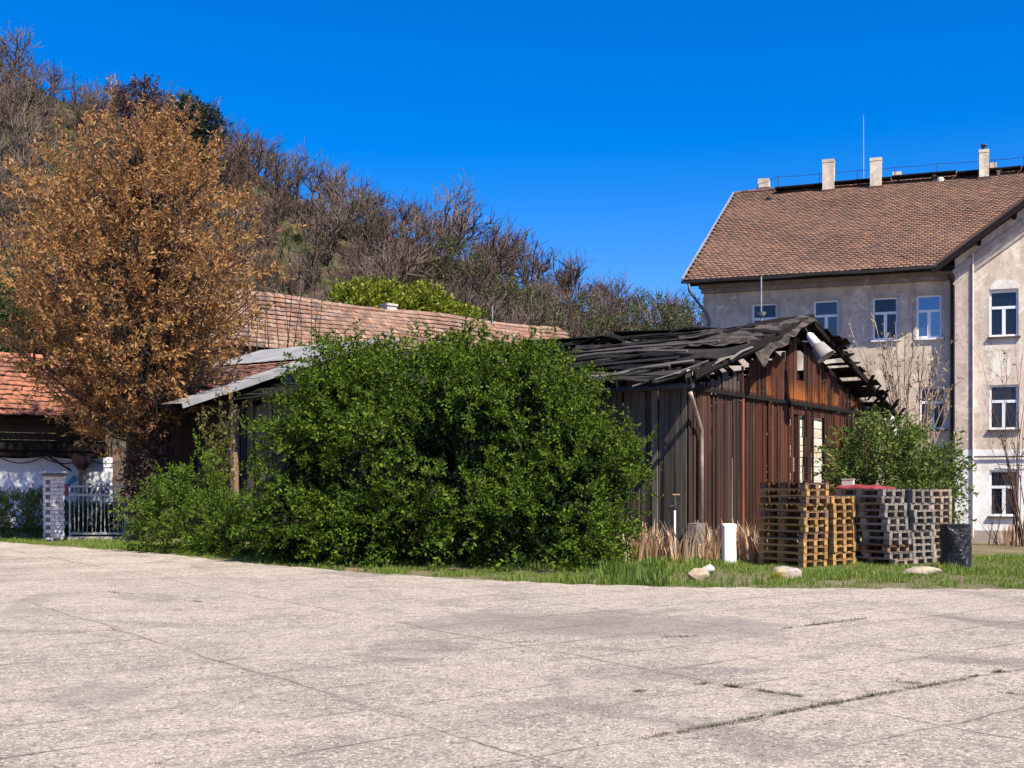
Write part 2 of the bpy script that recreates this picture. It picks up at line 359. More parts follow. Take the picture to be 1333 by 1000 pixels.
# ---------------------------------------------------------------- roof tiles
def tiles(frame_pt, ux, up, W, L, tw, tl, mat, name, parent, sag=.0, thick=.025, miss=.0, jit=1.0, clip=None):
    """rows of single tiles on a slope: ux along the eave, up along the slope"""
    ux = Vector(ux).normalized(); up = Vector(up).normalized(); nn = ux.cross(up).normalized()
    if nn.z < 0: nn = -nn
    nr = int(L / tl) + 1; nc = int(W / tw) + 1; N = nr * nc
    r, c_ = np.meshgrid(np.arange(nr), np.arange(nc), indexing='ij'); r = r.ravel(); c_ = c_.ravel()
    u = (c_ + .5 * (r % 2)) * tw; v = r * tl
    kp = (rng.random(N) >= miss) & (u < W); u = u[kp]; v = v[kp]; n_ = len(u)
    lift = rng.normal(0, .004 * jit, n_) + (sag * np.sin(u * .7 + 1) * np.sin(v * .9) if sag else 0)
    uxn, upn, nnn = (np.array(q) for q in (ux, up, nn))
    base = np.array(frame_pt) + u[:, None] * uxn + v[:, None] * upn + lift[:, None] * nnn
    base += rng.normal(0, .007 * jit, n_)[:, None] * upn
    if clip is not None: kc = clip(base); base = base[kc]; n_ = len(base)
    hw = tw * .49; ln = tl * 1.25; q = thick
    cs = []
    for (a, b, h) in [(0, 0, q), (1, 0, q), (1, 1, .0), (0, 1, .0), (0, 0, 2 * q), (1, 0, 2 * q), (1, 1, q * .9), (0, 1, q * .9)]:
        cs.append(base + uxn * (a * 2 * hw) + upn * (b * ln) + nnn * h)
    V = np.stack(cs, 1); tilt = rng.normal(0, .0025 * jit, n_)
    V[:, [4, 7, 0, 3]] += tilt[:, None, None] * nnn; V[:, [5, 6, 1, 2]] -= tilt[:, None, None] * nnn
    f = np.array([(4, 5, 6, 7), (0, 1, 5, 4), (1, 2, 6, 5), (3, 0, 4, 7)])
    Fc = f[None] + (np.arange(n_) * 8)[:, None, None]
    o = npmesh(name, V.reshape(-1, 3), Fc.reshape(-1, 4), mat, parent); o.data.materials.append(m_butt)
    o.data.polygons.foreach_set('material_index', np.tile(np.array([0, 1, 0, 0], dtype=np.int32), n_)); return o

# ---------------------------------------------------------------- old house at the right
def wall_holes(mb, x0, x1, z0, z1, y, holes, depth=.14):
    xs = sorted({x0, x1, *[h[0] for h in holes], *[h[1] for h in holes]}); zs = sorted({z0, z1, *[h[2] for h in holes], *[h[3] for h in holes]})
    for i in range(len(xs) - 1):
        for j in range(len(zs) - 1):
            cx, cz = (xs[i] + xs[i + 1]) / 2, (zs[j] + zs[j + 1]) / 2
            if any(h[0] < cx < h[1] and h[2] < cz < h[3] for h in holes): continue
            mb.add([(xs[i], y, zs[j]), (xs[i + 1], y, zs[j]), (xs[i + 1], y, zs[j + 1]), (xs[i], y, zs[j + 1])], [(0, 1, 2, 3)])
    for a, b, c_, d in holes:
        p = [(a, c_), (b, c_), (b, d), (a, d)]
        for i in range(4):
            q, r = p[i], p[(i + 1) % 4]; mb.add([(q[0], y, q[1]), (r[0], y, r[1]), (r[0], y + depth, r[1]), (q[0], y + depth, q[1])], [(0, 1, 2, 3)])
HF = Frame(7.68, 45.9, R(-19.8)); ZB = -.5
def house():
    h = thing('old_house', 'large old three-storey house with patchy beige plaster and brown tiled roof', 'house', (HF.o.x, HF.o.y, 0), HF.a)
    m_main = plaster('house_plaster', (.78, .63, .465), (.46, .375, .285))
    rx0 = HF.hy(1243, 500, -.42)[0]
    zsp = HF.hy(1290, 585, -.42)[1]; zpl = HF.hy(1300, 689, -.42)[1]
    m_wing = plaster('wing_plaster', (.83, .70, .56), (.60, .48, .37), (.86, .84, .80), zsp, .6, zpl)
    ze = HF.hy(917, 373, 0)[1]                                         # wall top
    EO = .9; ex, ez = HF.hy(889, 366, -EO); ry, rz = HF.hx(956, 253, ex)         # eave corner, ridge
    print('house', 'ze', ze, 'ex', ex, 'ez', ez, 'ridge', ry, rz, 'rx0', rx0)
    # window rectangles
    t4, b4 = HF.hy(1210, 384, 0)[1], HF.hy(1210, 440, 0)[1]
    def mx(px): return HF.hy(px, 500, 0)[0]
    tops = [(mx(979), mx(1012)), (mx(1059), mx(1092)), (mx(1136), mx(1169)), (mx(1193), mx(1226))]
    holes = [(a, b, b4, t4) for a, b in tops]
    s2t, s2b = HF.hy(1214, 503, 0)[1], HF.hy(1214, 559, 0)[1]; holes.append((mx(1197), mx(1231), s2b, s2t))
    s3t, s3b = HF.hy(1214, 615, 0)[1], HF.hy(1214, 668, 0)[1]; holes.append((mx(1197), mx(1231), s3b, s3t))
    mb = MB(); wall_holes(mb, 0, rx0, ZB, ze, 0, holes)
    HD = 2 * ry                                                         # house depth
    mb.add([(0, 0, ZB), (0, HD, ZB), (0, HD, ze), (0, ry, rz - .3), (0, 0, ze)], [(0, 1, 2, 3, 4)])
    mb.add([(0, HD, ZB), (26, HD, ZB), (26, HD, ze), (0, HD, ze)], [(0, 1, 2, 3)]); mb.add([(26, 0, ZB), (26, HD, ZB), (26, HD, ze), (26, ry, rz - .3), (26, 0, ze)], [(0, 4, 3, 2, 1)])
    mb.build('wall', m_main, h)
    # wing
    def wx(px): return HF.hy(px, 500, -.42)[0]
    wy = -.42; w0, w1 = wx(1288), wx(1326); rows = [(378, 438), (501, 559), (612, 672)]
    wh = []
    for t, b in rows:
        zt, zb = HF.hy(1307, t, wy)[1], HF.hy(1307, b, wy)[1]
        for k_ in range(3): wh.append((w0 + 3.0 * k_, w1 + 3.0 * k_, zb, zt))
    RW = 10.4; xa = rx0 + RW / 2
    gy0 = -1.0                                                          # front edge of the wing's roof
    vx, vz = HF.hy(1216, 349, gy0); vx2, vz2 = HF.hy(1333, 262, gy0); sl_ = (vz2 - vz) / (vx2 - vx)
    zc = vz + sl_ * (rx0 - vx) - .15; zap = vz + sl_ * (xa - vx) - .15
    mb = MB(); wall_holes(mb, rx0, rx0 + RW, ZB, zc, wy, wh)
    mb.add([(rx0, wy, zc), (rx0 + RW, wy, zc), (xa, wy, zap)], [(0, 1, 2)])
    mb.add([(rx0, wy, ZB), (rx0, 0.02, ZB), (rx0, 0.02, zc), (rx0, wy, zc)], [(0, 1, 2, 3)])
    mb.add([(rx0 + RW, wy, ZB), (rx0 + RW, 0, ZB), (rx0 + RW, 0, zc), (rx0 + RW, wy, zc)], [(0, 3, 2, 1)])
    mb.add([(rx0 + RW, 0, ZB), (26, 0, ZB), (26, 0, ze), (rx0 + RW, 0, ze)], [(0, 1, 2, 3)])
    mb.build('wing_wall', m_wing, h)
    mb = MB(); xl = wx(1267)                                            # raised lesene strips and string course of the wing
    mb.bb(rx0, xl, wy - .05, wy - .002, zpl, zc - .3)
    zs = HF.hy(1300, 350, wy)[1]
    mb.build('pilaster', plaster('lesene_plaster', (.64, .53, .43), (.50, .40, .32), (.82, .79, .76), zsp, .8), h)
    mb = MB()
    mb.tube([(xl - .02, wy - .10, zpl - .3), (xl - .02, wy - .10, zc + .15)], .035, 8); mb.build('conductor_pipe', flat('pale_pipe', (.66, .58, .5), .6), h)
    # moulding under the wing's gable
    mb = MB()
    for o, s in ((.55, .10), (.95, .05)):
        mb.beam((rx0 - .05, wy - s / 2 - .004, zc - o + .02), (xa, wy - s / 2 - .004, zap - o + .02), s, .22 if s > .07 else .10)
    mb.build('gable_moulding', plaster('moulding_plaster', (.5, .42, .35), (.36, .3, .25)), h)
    # windows
    def win(a, b, zb, zt, y, gl, sillmat):
        f = MB(); d = .05; fw = .075; yy = y + .075; zt_ = zb + (zt - zb) * .63; g = .004
        f.bb(a + g, a + fw, yy, yy + d, zb + g, zt - g); f.bb(b - fw, b - g, yy, yy + d, zb + g, zt - g)
        f.bb(a + fw, b - fw, yy, yy + d, zb + g, zb + fw); f.bb(a + fw, b - fw, yy, yy + d, zt - fw, zt - g); f.bb(a + fw, b - fw, yy - .01, yy + d, zt_ - .05, zt_ + .05)
        f.bb((a + b) / 2 - .06, (a + b) / 2 + .06, yy - .005, yy + d, zb + fw, zt_ - .05)
        o = f.build('window', m_white, h)
        g1 = MB(); y2 = yy + d * .5
        for (p, q, r, s) in ((a + fw, b - fw, zt_ + .05, zt - fw), (a + fw, (a + b) / 2 - .06, zb + fw, zt_ - .05), ((a + b) / 2 + .06, b - fw, zb + fw, zt_ - .05)):
            t = rng.normal(0, .016); g1.add([(p, y2 + t, r), (q, y2 - t, r), (q, y2 - t, s), (p, y2 + t, s)], [(0, 1, 2, 3)])
        g1.build('pane', gl, o)
        s = MB(); s.bb(a - .06, b + .06, y - .09, y + .07, zb - .07, zb - .006); s.build('sill', sillmat, o)
    m_sill = flat('sill_dark', (.09, .075, .065), .8)
    for i, (a, b, zb, zt) in enumerate(holes): win(a, b, zb, zt, 0, m_glass2 if i == 3 else (m_glass, m_glass3)[i % 2], m_white if i < 4 else m_sill)
    for (a, b, zb, zt) in wh: win(a, b, zb, zt, wy, m_glass, m_sill)
    m_sur = plaster('surround_plaster', (.58, .5, .42), (.44, .37, .31))
    mb = MB()
    for a, b in tops:
        mb = MB(); mb.bb(a - .12, a - .004, -.025, -.002, b4 - .05, t4 + .12); mb.bb(b + .004, b + .12, -.025, -.002, b4 - .05, t4 + .12); mb.bb(a - .0039, b + .0039, -.025, -.002, t4 + .004, t4 + .12)
        mb.build('window_surround', m_sur, h)
    mb = MB(); cx_ = (w0 + w1) / 2; zt = wh[0][3]; n = 14
    vs = [(cx_ + (w1 - w0) * .5 * math.cos(PI * i / n), wy - .02, zt + .05 + .34 * math.sin(PI * i / n)) for i in range(n + 1)]
    mb.add(vs + [(p[0], wy - .001, p[2]) for p in vs], [tuple(range(n + 1))[::-1]] + [(i, i + 1, n + 2 + i, n + 1 + i) for i in range(n)])
    mb.build('arch_relief', flat('white_stucco', (.74, .68, .62), .9), h)
    # corner pilaster, cornice
    mb = MB(); mb.bb(-.03, HF.hy(944, 400, 0)[0], -.07, -.002, ZB, ze - .32); mb.build('pilaster', m_main, h)
    mb = MB(); mb.bb(-.12, rx0 - .01, -.16, .0, ze - .30, ze - .12); mb.bb(-.2, rx0 - .01, -.28, 0, ze - .117, ze + .02); mb.build('cornice', plaster('cornice_plaster', (.33, .29, .25), (.22, .19, .17)), h)
    mb = MB(); mb.bb(ex + .1, rx0 - .01, -EO + .03, 0, ze + .024, ze + .09); mb.build('soffit', m_black_wood, h)
    # main roof
    mt = tilemat('old_tiles', [(.19, .105, .07), (.24, .125, .078), (.16, .092, .066), (.28, .145, .085), (.21, .115, .078), (.13, .08, .06), (.25, .135, .085)])
    up = Vector((0, ry + EO, rz - ez)); L = up.length
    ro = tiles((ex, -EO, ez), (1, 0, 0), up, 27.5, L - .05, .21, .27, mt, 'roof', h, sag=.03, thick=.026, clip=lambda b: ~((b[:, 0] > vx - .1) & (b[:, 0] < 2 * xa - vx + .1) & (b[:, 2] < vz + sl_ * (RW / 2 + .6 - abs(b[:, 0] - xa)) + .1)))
    tag(ro, 'brown and orange tiled main roof with darker weathered patches')
    mb = MB(); e = .03
    mb.add([(ex, -EO + .02, ez - e), (rx0 - .1, -EO + .02, ez - e), (rx0 - .1, ry, rz - e), (ex, ry, rz - e)], [(0, 1, 2, 3)])
    ym = -EO + (zap - ez) / (rz - ez) * (ry + EO); mb.add([(rx0 - .1, 0.01, ez + EO * (rz - ez) / (ry + EO) - e), (26.6, .01, ez + EO * (rz - ez) / (ry + EO) - e), (26.6, ry, rz - e), (rx0 - .1, ry, rz - e)], [(0, 1, 2, 3)])
    mb.add([(ex, ry, rz), (26.6, ry, rz), (26.6, HD + .6, ez), (ex, HD + .6, ez)], [(0, 1, 2, 3)]); mb.build('roof_underlay', m_black_wood, ro)
    mb = MB(); mb.beam((ex - .03, -EO - .02, ez + .01), (ex - .03, ry, rz + .04), .06, .16); mb.build('verge_trim', m_zinc, ro)
    mb = MB(); nrd = int(27 / .33)
    for i in range(nrd):
        x = ex + .17 + i * .33; z = rz + .035 + .03 * math.sin(x * .8) + rng.normal(0, .008)
        mb.tube([(x - .17, ry, z), (x + .18, ry, z + .012)], .105, 7)
    mb.build('ridge_tile', tilemat('ridge_tiles', [(.12, .08, .06), (.22, .12, .08), (.07, .055, .05)]), ro)
    # ridge walkway; dark boards widened to paint in the jagged shadow below the ridge
    kx0 = HF.hy(1008, 250, ry - .9)[0]; sl2 = (rz - ez) / (ry + EO)
    mb = MB(); x = kx0
    while x < 26:
        l = rng.uniform(2, 3.6); mb.box((x + l / 2, ry - .6, rz - .08 + rng.normal(0, .05)), (l - .05, .62, .07), Matrix.Rotation(rng.normal(0, .015), 3, 'Y')); mb.box((x + .3, ry - .62, rz - .22), (.06, .3, .3)); x += l
    mb.build('roof_walkway', m_black_wood, h)
    # gutter and downpipe
    mb = MB(); pts = 9; xg = np.linspace(ex - .05, rx0 - .6, 24)
    prof = [(-.09 * math.cos(t), -.09 * math.sin(t)) for t in np.linspace(0, PI, 7)]
    for i, x in enumerate(xg): mb.v += [(x, -EO - .09 + a, ez - .02 + b + .015 * math.sin(x * 1.7)) for a, b in prof]
    for i in range(len(xg) - 1):
        for j in range(6): mb.f.append((i * 7 + j, i * 7 + j + 1, (i + 1) * 7 + j + 1, (i + 1) * 7 + j))
    mb.build('gutter', flat('gutter_zinc', (.14, .14, .145), .5, .4, .4), h, True)
    mb = MB(); gxp = ex + .25
    mb.tube([(gxp, -EO - .09, ez - .1), (gxp + .02, -EO - .09, ez - .42), (.12, -.16, ez - 1.25), (.2, -.14, ez - 1.5), (.2, -.14, ZB)], .055, 8); mb.build('downpipe', flat('downpipe_zinc', (.12, .13, .15), .5, .4, .4), h, True)
    xd = rx0 - .1; mb = MB(); mb.tube([(xd, -.08, ZB), (xd, -.08, ze - .4), (xd - .1, -.5, ez - .3)], .05, 8); mb.build('downpipe', m_darkmetal, h, True)
    # wing roof: slab seen on edge
    mb = MB(); y1 = ry * .9
    ux_ = Vector((1, 0, sl_)).normalized(); nn = Vector((-sl_, 0, 1)).normalized()
    for s in (1, -1):
        a = Vector((vx, 0, vz)); b = Vector((xa, 0, vz + sl_ * (xa - vx)))
        if s < 0: a.x = 2 * xa - a.x
        n2 = Vector((nn.x * s, 0, nn.z)) * .13
        vs = [a + Vector((0, gy0, 0)), b + Vector((0, gy0, 0)), b + Vector((0, y1, 0)), a + Vector((0, y1, 0))]
        mb.add(vs + [p + n2 for p in vs], [(0, 3, 2, 1), (4, 5, 6, 7), (0, 1, 5, 4), (1, 2, 6, 5), (2, 3, 7, 6), (3, 0, 4, 7)])
    wr = mb.build('wing_roof', tilemat('wing_tiles', [(.09, .055, .045), (.14, .08, .06)]), h)
    mb = MB(); mb.beam((vx - .05, gy0 - .02, vz - .12), (xa, gy0 - .02, vz + sl_ * (xa - vx + .05) - .12), .05, .2)
    for i in range(5):
        t = i / 5 + .05; x = vx + (xa - vx) * t; mb.bb(x, x + .12, gy0 + .05, wy, vz + sl_ * (x - vx) - .26, vz + sl_ * (x - vx) - .12)
    mb.build('bargeboard', m_black_wood, wr)
    # chimneys
    mch = plaster('chimney_render', (.82, .71, .54), (.60, .50, .38), scale=1.2)
    def roofz(y): return ez + (y + EO) * sl2
    def chimney(px0, px1, pt, pb, yl, cap=True, top=None):
        (x0, zt), (x1, _) = HF.hy(px0, pt, yl), HF.hy(px1, pt, yl); wd = x1 - x0; zb = roofz(min(yl, ry)) - .3
        m = MB(); zz = zt - .14 if cap else zt
        m.bb(x0 + .02, x0 + wd - .02, yl, yl + .62, zb, zz)
        if cap: m.bb(x0 + .005, x0 + wd - .005, yl - .015, yl + .635, zz + .002, zt)
        o = m.build('chimney', mch, h)
        if cap:
            t = MB(); t.bb(x0 + .08, x0 + wd - .1, yl + .1, yl + .5, zt + .002, zt + .02); t.build('flue', m_darkmetal, o)
        b = MB(); b.bb(x0 - .05, x0 + wd + .05, yl - .06, yl - .003, roofz(yl) - .1, roofz(yl) + .14); b.build('flashing', flat('rust_flashing', (.12, .055, .04), .8), o)
        return o, x0, wd, zt
    chimney(1070, 1086, 208, 258, ry - 1.15); chimney(1132, 1148, 206, 262, ry - 1.25)
    o, x0, wd, zt = chimney(1274, 1288, 195, 248, ry - 1.2)
    t = MB(); t.lathe([(.09, 0), (.09, .22), (.16, .24), (.12, .3), (.0, .34)], (x0 + wd / 2, ry - .9, zt), 10); t.build('chimney_pot', m_darkmetal, o)
    for a, b, t_ in ((986, 1001, 233), (1161, 1174, 224), (1288, 1298, 212)): chimney(a, b, t_, 250, ry + .3, False)
    for px, pt, pb, dy in ((1001, 258, 274, 1.6), (1015, 262, 277, 1.75), (1216, 229, 244, .75), (1300, 221, 240, .6)):
        yl = ry - dy; x, zt = HF.hy(px, pt, yl); v = MB(); v.lathe([(.07, roofz(yl) - .2 - zt), (.07, -.08), (.15, -.06), (.15, .02), (.0, .09)], (x, yl, zt), 10); v.build('roof_vent', m_darkmetal if px < 1290 else flat('pale_vent', (.6, .6, .6)), h)
    x, zt = HF.hy(1217, 232, ry - .7); v = MB(); v.lathe([(.18, -.5), (.18, -.05), (.1, .04), (.0, .05)], (x + .25, ry - .7, zt), 10); v.build('roof_vent', mch, h)
    # lightning conductor on the ridge
    cp = MB(); prev = None
    for px, top in ((987, 240), (1013, 230), (1067, 226), (1116, 222), (1165, 218), (1220, 213), (1295, 208), (1333, 204), (1400, 197)):
        x, z = HF.hy(px, top, ry); cp.tube([(x, ry, rz), (x, ry, z)], .02, 5)
        if prev: cp.tube([prev, ((prev[0] + x) / 2, ry, (prev[2] + z) / 2 - .04), (x, ry, z)], .013, 4)
        prev = (x, ry, z)
    cp.build('lightning_conductor', m_darkmetal, h)
    x, z = HF.hy(1124, 150, ry + .2); m = MB(); m.tube([(x, ry + .2, rz - .1), (x, ry + .2, rz + 1), (x, ry + .2, z)], [.035, .028, .015], 5); m.build('antenna_mast', m_zinc, h)
    xq, zq = HF.hy(1264, 595, wy - .05)
    m = MB(); m.tube([(xq, wy - .07, zq), (xq + 7, wy - .07, zq + .02)], .03, 5); m.tube([(xq + .9, wy - .06, zq - .28), (xq + 5, wy - .06, zq - .48)], .012, 4); m.build('cable_pipe', m_darkmetal, h)
house()

# ---------------------------------------------------------------- barn
BF = Frame(4.0, 26.25, math.atan2(.8185, .5745))
BW = 13.5; BX = 6.75; ZBAT = 4.02; ZE = 4.3; ZR = 6.22; BL = 14.5
def roofline(x): return ZE + (ZR - ZE) * (x / BX if x < BX else (BW - x) / (BW - BX))
def stain(k, c, g):
    p = k.nd('SeparateXYZ', Vector=k.co()); z = p.outputs[2]; x = p.outputs[0]
    band = k.math('MULTIPLY', k.ramp(k.math('MULTIPLY', k.math('SUBTRACT', z, ZBAT), .8), [(0, 0), (.01, 1), (.12, .8), (.45, 0)]), k.math('GREATER_THAN', z, ZBAT))
    nn = k.noise(.8, 4, .6, k.map((1.6, 1, .5)))
    f = k.math('MULTIPLY', band, k.ramp(nn, [(.46, 0), (.6, 1)]))
    f = k.math('MULTIPLY', f, k.math('GREATER_THAN', x, 2.9)); f = k.math('MULTIPLY', f, .75, True)
    c = k.mix(f, c, k.mix(g, (.20, .045, .012), (.52, .19, .04)))
    dk = k.ramp(k.noise(.5, 6, .7, k.map((2.2, 1, .35))), [(.46, 0), (.62, 1)]); c = k.mix(k.math('MULTIPLY', dk, .62), c, (.012, .009, .008))
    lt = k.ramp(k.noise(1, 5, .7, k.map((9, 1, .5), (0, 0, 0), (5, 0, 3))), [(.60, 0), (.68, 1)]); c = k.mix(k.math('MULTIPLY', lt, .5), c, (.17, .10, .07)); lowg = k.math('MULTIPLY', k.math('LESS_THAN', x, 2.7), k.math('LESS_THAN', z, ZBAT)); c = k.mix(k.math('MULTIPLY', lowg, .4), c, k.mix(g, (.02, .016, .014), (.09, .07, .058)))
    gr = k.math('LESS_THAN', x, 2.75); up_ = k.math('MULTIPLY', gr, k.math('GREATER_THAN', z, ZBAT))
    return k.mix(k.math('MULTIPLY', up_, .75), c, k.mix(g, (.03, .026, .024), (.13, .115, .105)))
def barn():
    b = thing('wooden_barn', 'derelict weathered plank barn with a collapsing black roof', 'barn', (BF.o.x, BF.o.y, 0), BF.a)
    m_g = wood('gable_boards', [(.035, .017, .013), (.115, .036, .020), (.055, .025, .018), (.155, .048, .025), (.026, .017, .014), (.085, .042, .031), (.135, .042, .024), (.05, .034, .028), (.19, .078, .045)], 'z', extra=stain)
    m_s = wood('side_boards', [(.085, .07, .056), (.19, .16, .13), (.12, .10, .08), (.25, .215, .18), (.06, .048, .04)], 'z')
    # lower gable boards
    def lx(px, py=560): return BF.hy(px, py, 0)[0]
    gaps = [(lx(1033), lx(1047.5)), (lx(1060), lx(1072.5))]
    print('barn', gaps, lx(965), lx(1141))
    mb = MB(); x = 0.0
    while x < BW:
        wd = rng.uniform(.085, .15)
        xc = x + wd / 2; skip = False; z1 = ZBAT - .02
        for g0, g1 in gaps:
            if g0 < xc < g1: skip = True
            elif x < g0 < x + wd: wd = g0 - x
        if skip:
            mb.box((xc, .01, (2.0 + ZBAT) / 2 + 1.0 if False else ZBAT - .22), (wd * .94, .024, .36)); x += wd; continue
        y = rng.normal(0, .016); zb = rng.uniform(.02, .22)
        zt = z1 - abs(rng.normal(0, .03)) if rng.random() > .1 else z1 - rng.uniform(.1, .35)
        mb.box((x + wd / 2, y, (zb + zt) / 2), (wd * rng.uniform(.88, .97), .026, zt - zb), Matrix.Rotation(rng.normal(0, .004), 3, 'Y'))
        x += wd
    x0, x1 = gaps[0]; mb.bb(x0 + .42 * (x1 - x0), x0 + .6 * (x1 - x0), .01, .035, .3, ZBAT)
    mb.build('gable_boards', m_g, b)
    # upper gable boards
    cut = False; mb = MB(); x = -.05; h0, h1 = lx(1035, 480), lx(1045, 480)
    while x < BW - .1:
        wd = rng.uniform(.085, .15); xc = x + wd / 2
        zt = roofline(xc) - .42 - abs(rng.normal(0, .10))
        if 2.2 < xc < 3.4: zt -= rng.uniform(.05, .5) * (1 - abs(xc - 2.9) / .8)
        if 4.2 < xc < 6.0: zt -= .22
        if xc > 8.6: zt -= rng.uniform(0, .2)
        zb = ZBAT - .06 - abs(rng.normal(0, .012)); mid = (h0 + h1) / 2; hw = (h1 - h0) / 2
        if abs(xc - mid) < hw:
            x += wd * .7
            if len(mb.v) > 60 and not cut: mb.build('gable_boards', m_g, b); mb = MB(); cut = True
            continue
        if abs(xc - mid) < hw * 2.2 and xc > mid: zb_, zt = zb, zt
        if zt > zb + .1: mb.box((xc, -.035 + rng.normal(0, .012), (zb + zt) / 2), (wd * rng.uniform(.87, .96), .026, zt - zb), Matrix.Rotation(rng.normal(0, .006), 3, 'Y'))
        x += wd
    hb = ZBAT + .45
    mb.box((mid + .02, -.03, ZBAT + .25), (2 * hw, .024, .6))
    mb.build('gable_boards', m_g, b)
    mb = MB(); mb.bb(.05, BW - .2, -.085, -.052, ZBAT - .16, ZBAT - .065); mb.build('batten', m_black_wood, b)
    mb = MB(); xl = lx(965, 600); mb.bb(xl - .05, xl + .06, -.06, -.02, .15, ZBAT - .17); mb.build('cover_strip', wood('pale_strip', [(.24, .10, .055), (.30, .13, .07)], 'z'), b)
    # side wall
    mb = MB(); y = .02
    while y < BL:
        wd = rng.uniform(.10, .17); zt = ZE + .02 - abs(rng.normal(0, .04)); zb = rng.uniform(0, .15)
        if rng.random() < .05: zt -= rng.uniform(.2, .8)
        if rng.random() > .03: mb.box((rng.normal(0, .014), y + wd / 2, (zb + zt) / 2), (.026, wd * rng.uniform(.86, .97), zt - zb), Matrix.Rotation(rng.normal(0, .006), 3, 'X'))
        y += wd
    mb.build('side_boards', m_s, b)
    # back walls and frame timbers inside
    mb = MB(); y = 0.2
    while y < BL: mb.bb(BW - .03, BW, y, y + .24, .1 if y > 5 else 2.6, ZE - .1); y += .26
    x = .2
    while x < BW: mb.bb(x, x + .24, BL, BL + .03, 0, roofline(x + .1) - .15); x += .255
    mb.build('rear_boards', m_s, b)
    mb = MB()
    for y in np.arange(.12, BL, 3.4):
        for x in (.12, BX, BW - .12): mb.bb(x - .08, x + .08, y - .08, y + .08, 0, roofline(x) - .3)
        mb.beam((.1, y, ZE - .3), (BW - .1, y, ZE - .3), .14, .18)
        mb.beam((.0, y + .2, ZE - .12), (BX, y + .2, ZR - .25), .1, .15); mb.beam((BW, y + .2, ZE - .12), (BX, y + .2, ZR - .25), .1, .15)
    mb.bb(-.02, .14, 0, BL, ZE - .28, ZE - .12); mb.bb(BX - .08, BX + .08, -.3, BL, ZR - .26, ZR - .1)
    mb.build('timber_frame', m_black_wood, b)
    # left roof slope: loose tarred boards, sagging towards the middle
    p1 = (ZR - ZE) / BX
    m_roof = wood('roof_boards', [(.009, .008, .008), (.026, .024, .022), (.014, .013, .012), (.042, .038, .034), (.011, .010, .009), (.085, .077, .069)], 'y')
    def sag(x, y): return .07 * math.sin(y * 2.3) * math.sin(x * 1.7 + y) + -.16 * math.sin(min(1, max(0, y / BL)) * PI) * (x / BX) - .10 * math.sin(y * .9 + x) * .5
    def slope_pt(x, y, dz=0): return Vector((x, y, ZE + p1 * (x if x < BX else 2 * BX - x) + sag(x, y) + dz))
    mb = MB()
    nrow = 32
    for r in range(nrow):
        xr = -.5 + (BX + .55) * r / nrow; y = -.45 + rng.uniform(-.06, .12)
        while y < BL + .4:
            l = rng.uniform(1.4, 4.6); wd = min((BX + .5) / nrow * rng.uniform(.75, 1.7), BX + .02 - xr)
            hole = rng.random() < (.16 if r < 8 else .10)
            if not hole:
                n = 5; dz0 = rng.uniform(.0, .09); dz1 = rng.uniform(.0, .09); dx0 = rng.normal(0, .05); dx1 = rng.normal(0, .05); bow = rng.normal(0, .07); tl = rng.normal(.03, .15)
                vs = []
                for i in range(n):
                    t = i / (n - 1); yy = y + l * t; xx = xr + dx0 + (dx1 - dx0) * t; dz = dz0 + (dz1 - dz0) * t + bow * math.sin(PI * t)
                    a = slope_pt(xx, yy, dz); c_ = slope_pt(xx + wd, yy, dz - tl * wd + .015)
                    vs += [a, c_, c_ - Vector((0, 0, .028)), a - Vector((0, 0, .028))]
                fs = [(4 * i + j, 4 * i + (j + 1) % 4, 4 * (i + 1) + (j + 1) % 4, 4 * (i + 1) + j) for i in range(n - 1) for j in range(4)] + [(3, 2, 1, 0), (4 * n - 4, 4 * n - 3, 4 * n - 2, 4 * n - 1)]
                mb.add(vs, fs)
            y += l + rng.uniform(-.2, .1)
    for i in range(38):
        x = rng.uniform(-.2, BX - .5); y = rng.uniform(.0, BL - 1) if i % 3 else rng.uniform(-.3, 4); l = rng.uniform(.8, 4.2); wd = rng.uniform(.05, .22); yaw = rng.normal(0, .16)
        a = slope_pt(x, y, rng.uniform(.04, .15)); c_ = slope_pt(min(BX - .3, max(-.6, x + math.tan(yaw) * l)), y + l, rng.uniform(.04, .17)); mb.beam(a, c_, wd, .03, (rng.normal(0, .3), 0, 1))
    ro = mb.build('roof', m_roof, b)
    # dark felt still lying under the boards
    felt = flat('roof_felt', (.012, .011, .012), 1, .0, scale=1.5)
    xs_ = np.linspace(-.25, BX, 26); ys_ = np.linspace(-.3, BL + .2, 60); V = []
    for x in xs_:
        for y in ys_: p = slope_pt(x, y, -.03 + .05 * vnoise(np.array(x), np.array(y), 2.2, 5)); V.append(tuple(p))
    ii = np.arange(26 * 60).reshape(26, 60); q = np.stack([ii[:-1, :-1], ii[1:, :-1], ii[1:, 1:], ii[:-1, 1:]], -1).reshape(-1, 4)
    cxs = (xs_[:-1] + xs_[1:]) / 2; cc = np.repeat(cxs, 59); yy_ = np.tile((ys_[:-1] + ys_[1:]) / 2, 25)
    kp = (cc > .9) | (vnoise(cc * 2, yy_, 2.5, 8) > .1)
    npmesh('roofing_felt', V, q[kp], felt, ro, True)
    # rafters (ends show below the eave), pale battens lying on the slope
    mb = MB()
    for y in np.arange(-.3, BL, .95): mb.beam((-.55, y, ZE - p1 * .55 - .13), (BX, y, ZR - .13), .09, .13)
    mb.build('rafter', m_black_wood, ro)
    mpale = wood('pale_batten', [(.16, .145, .13), (.24, .21, .185), (.11, .095, .085)], 'y', .7)
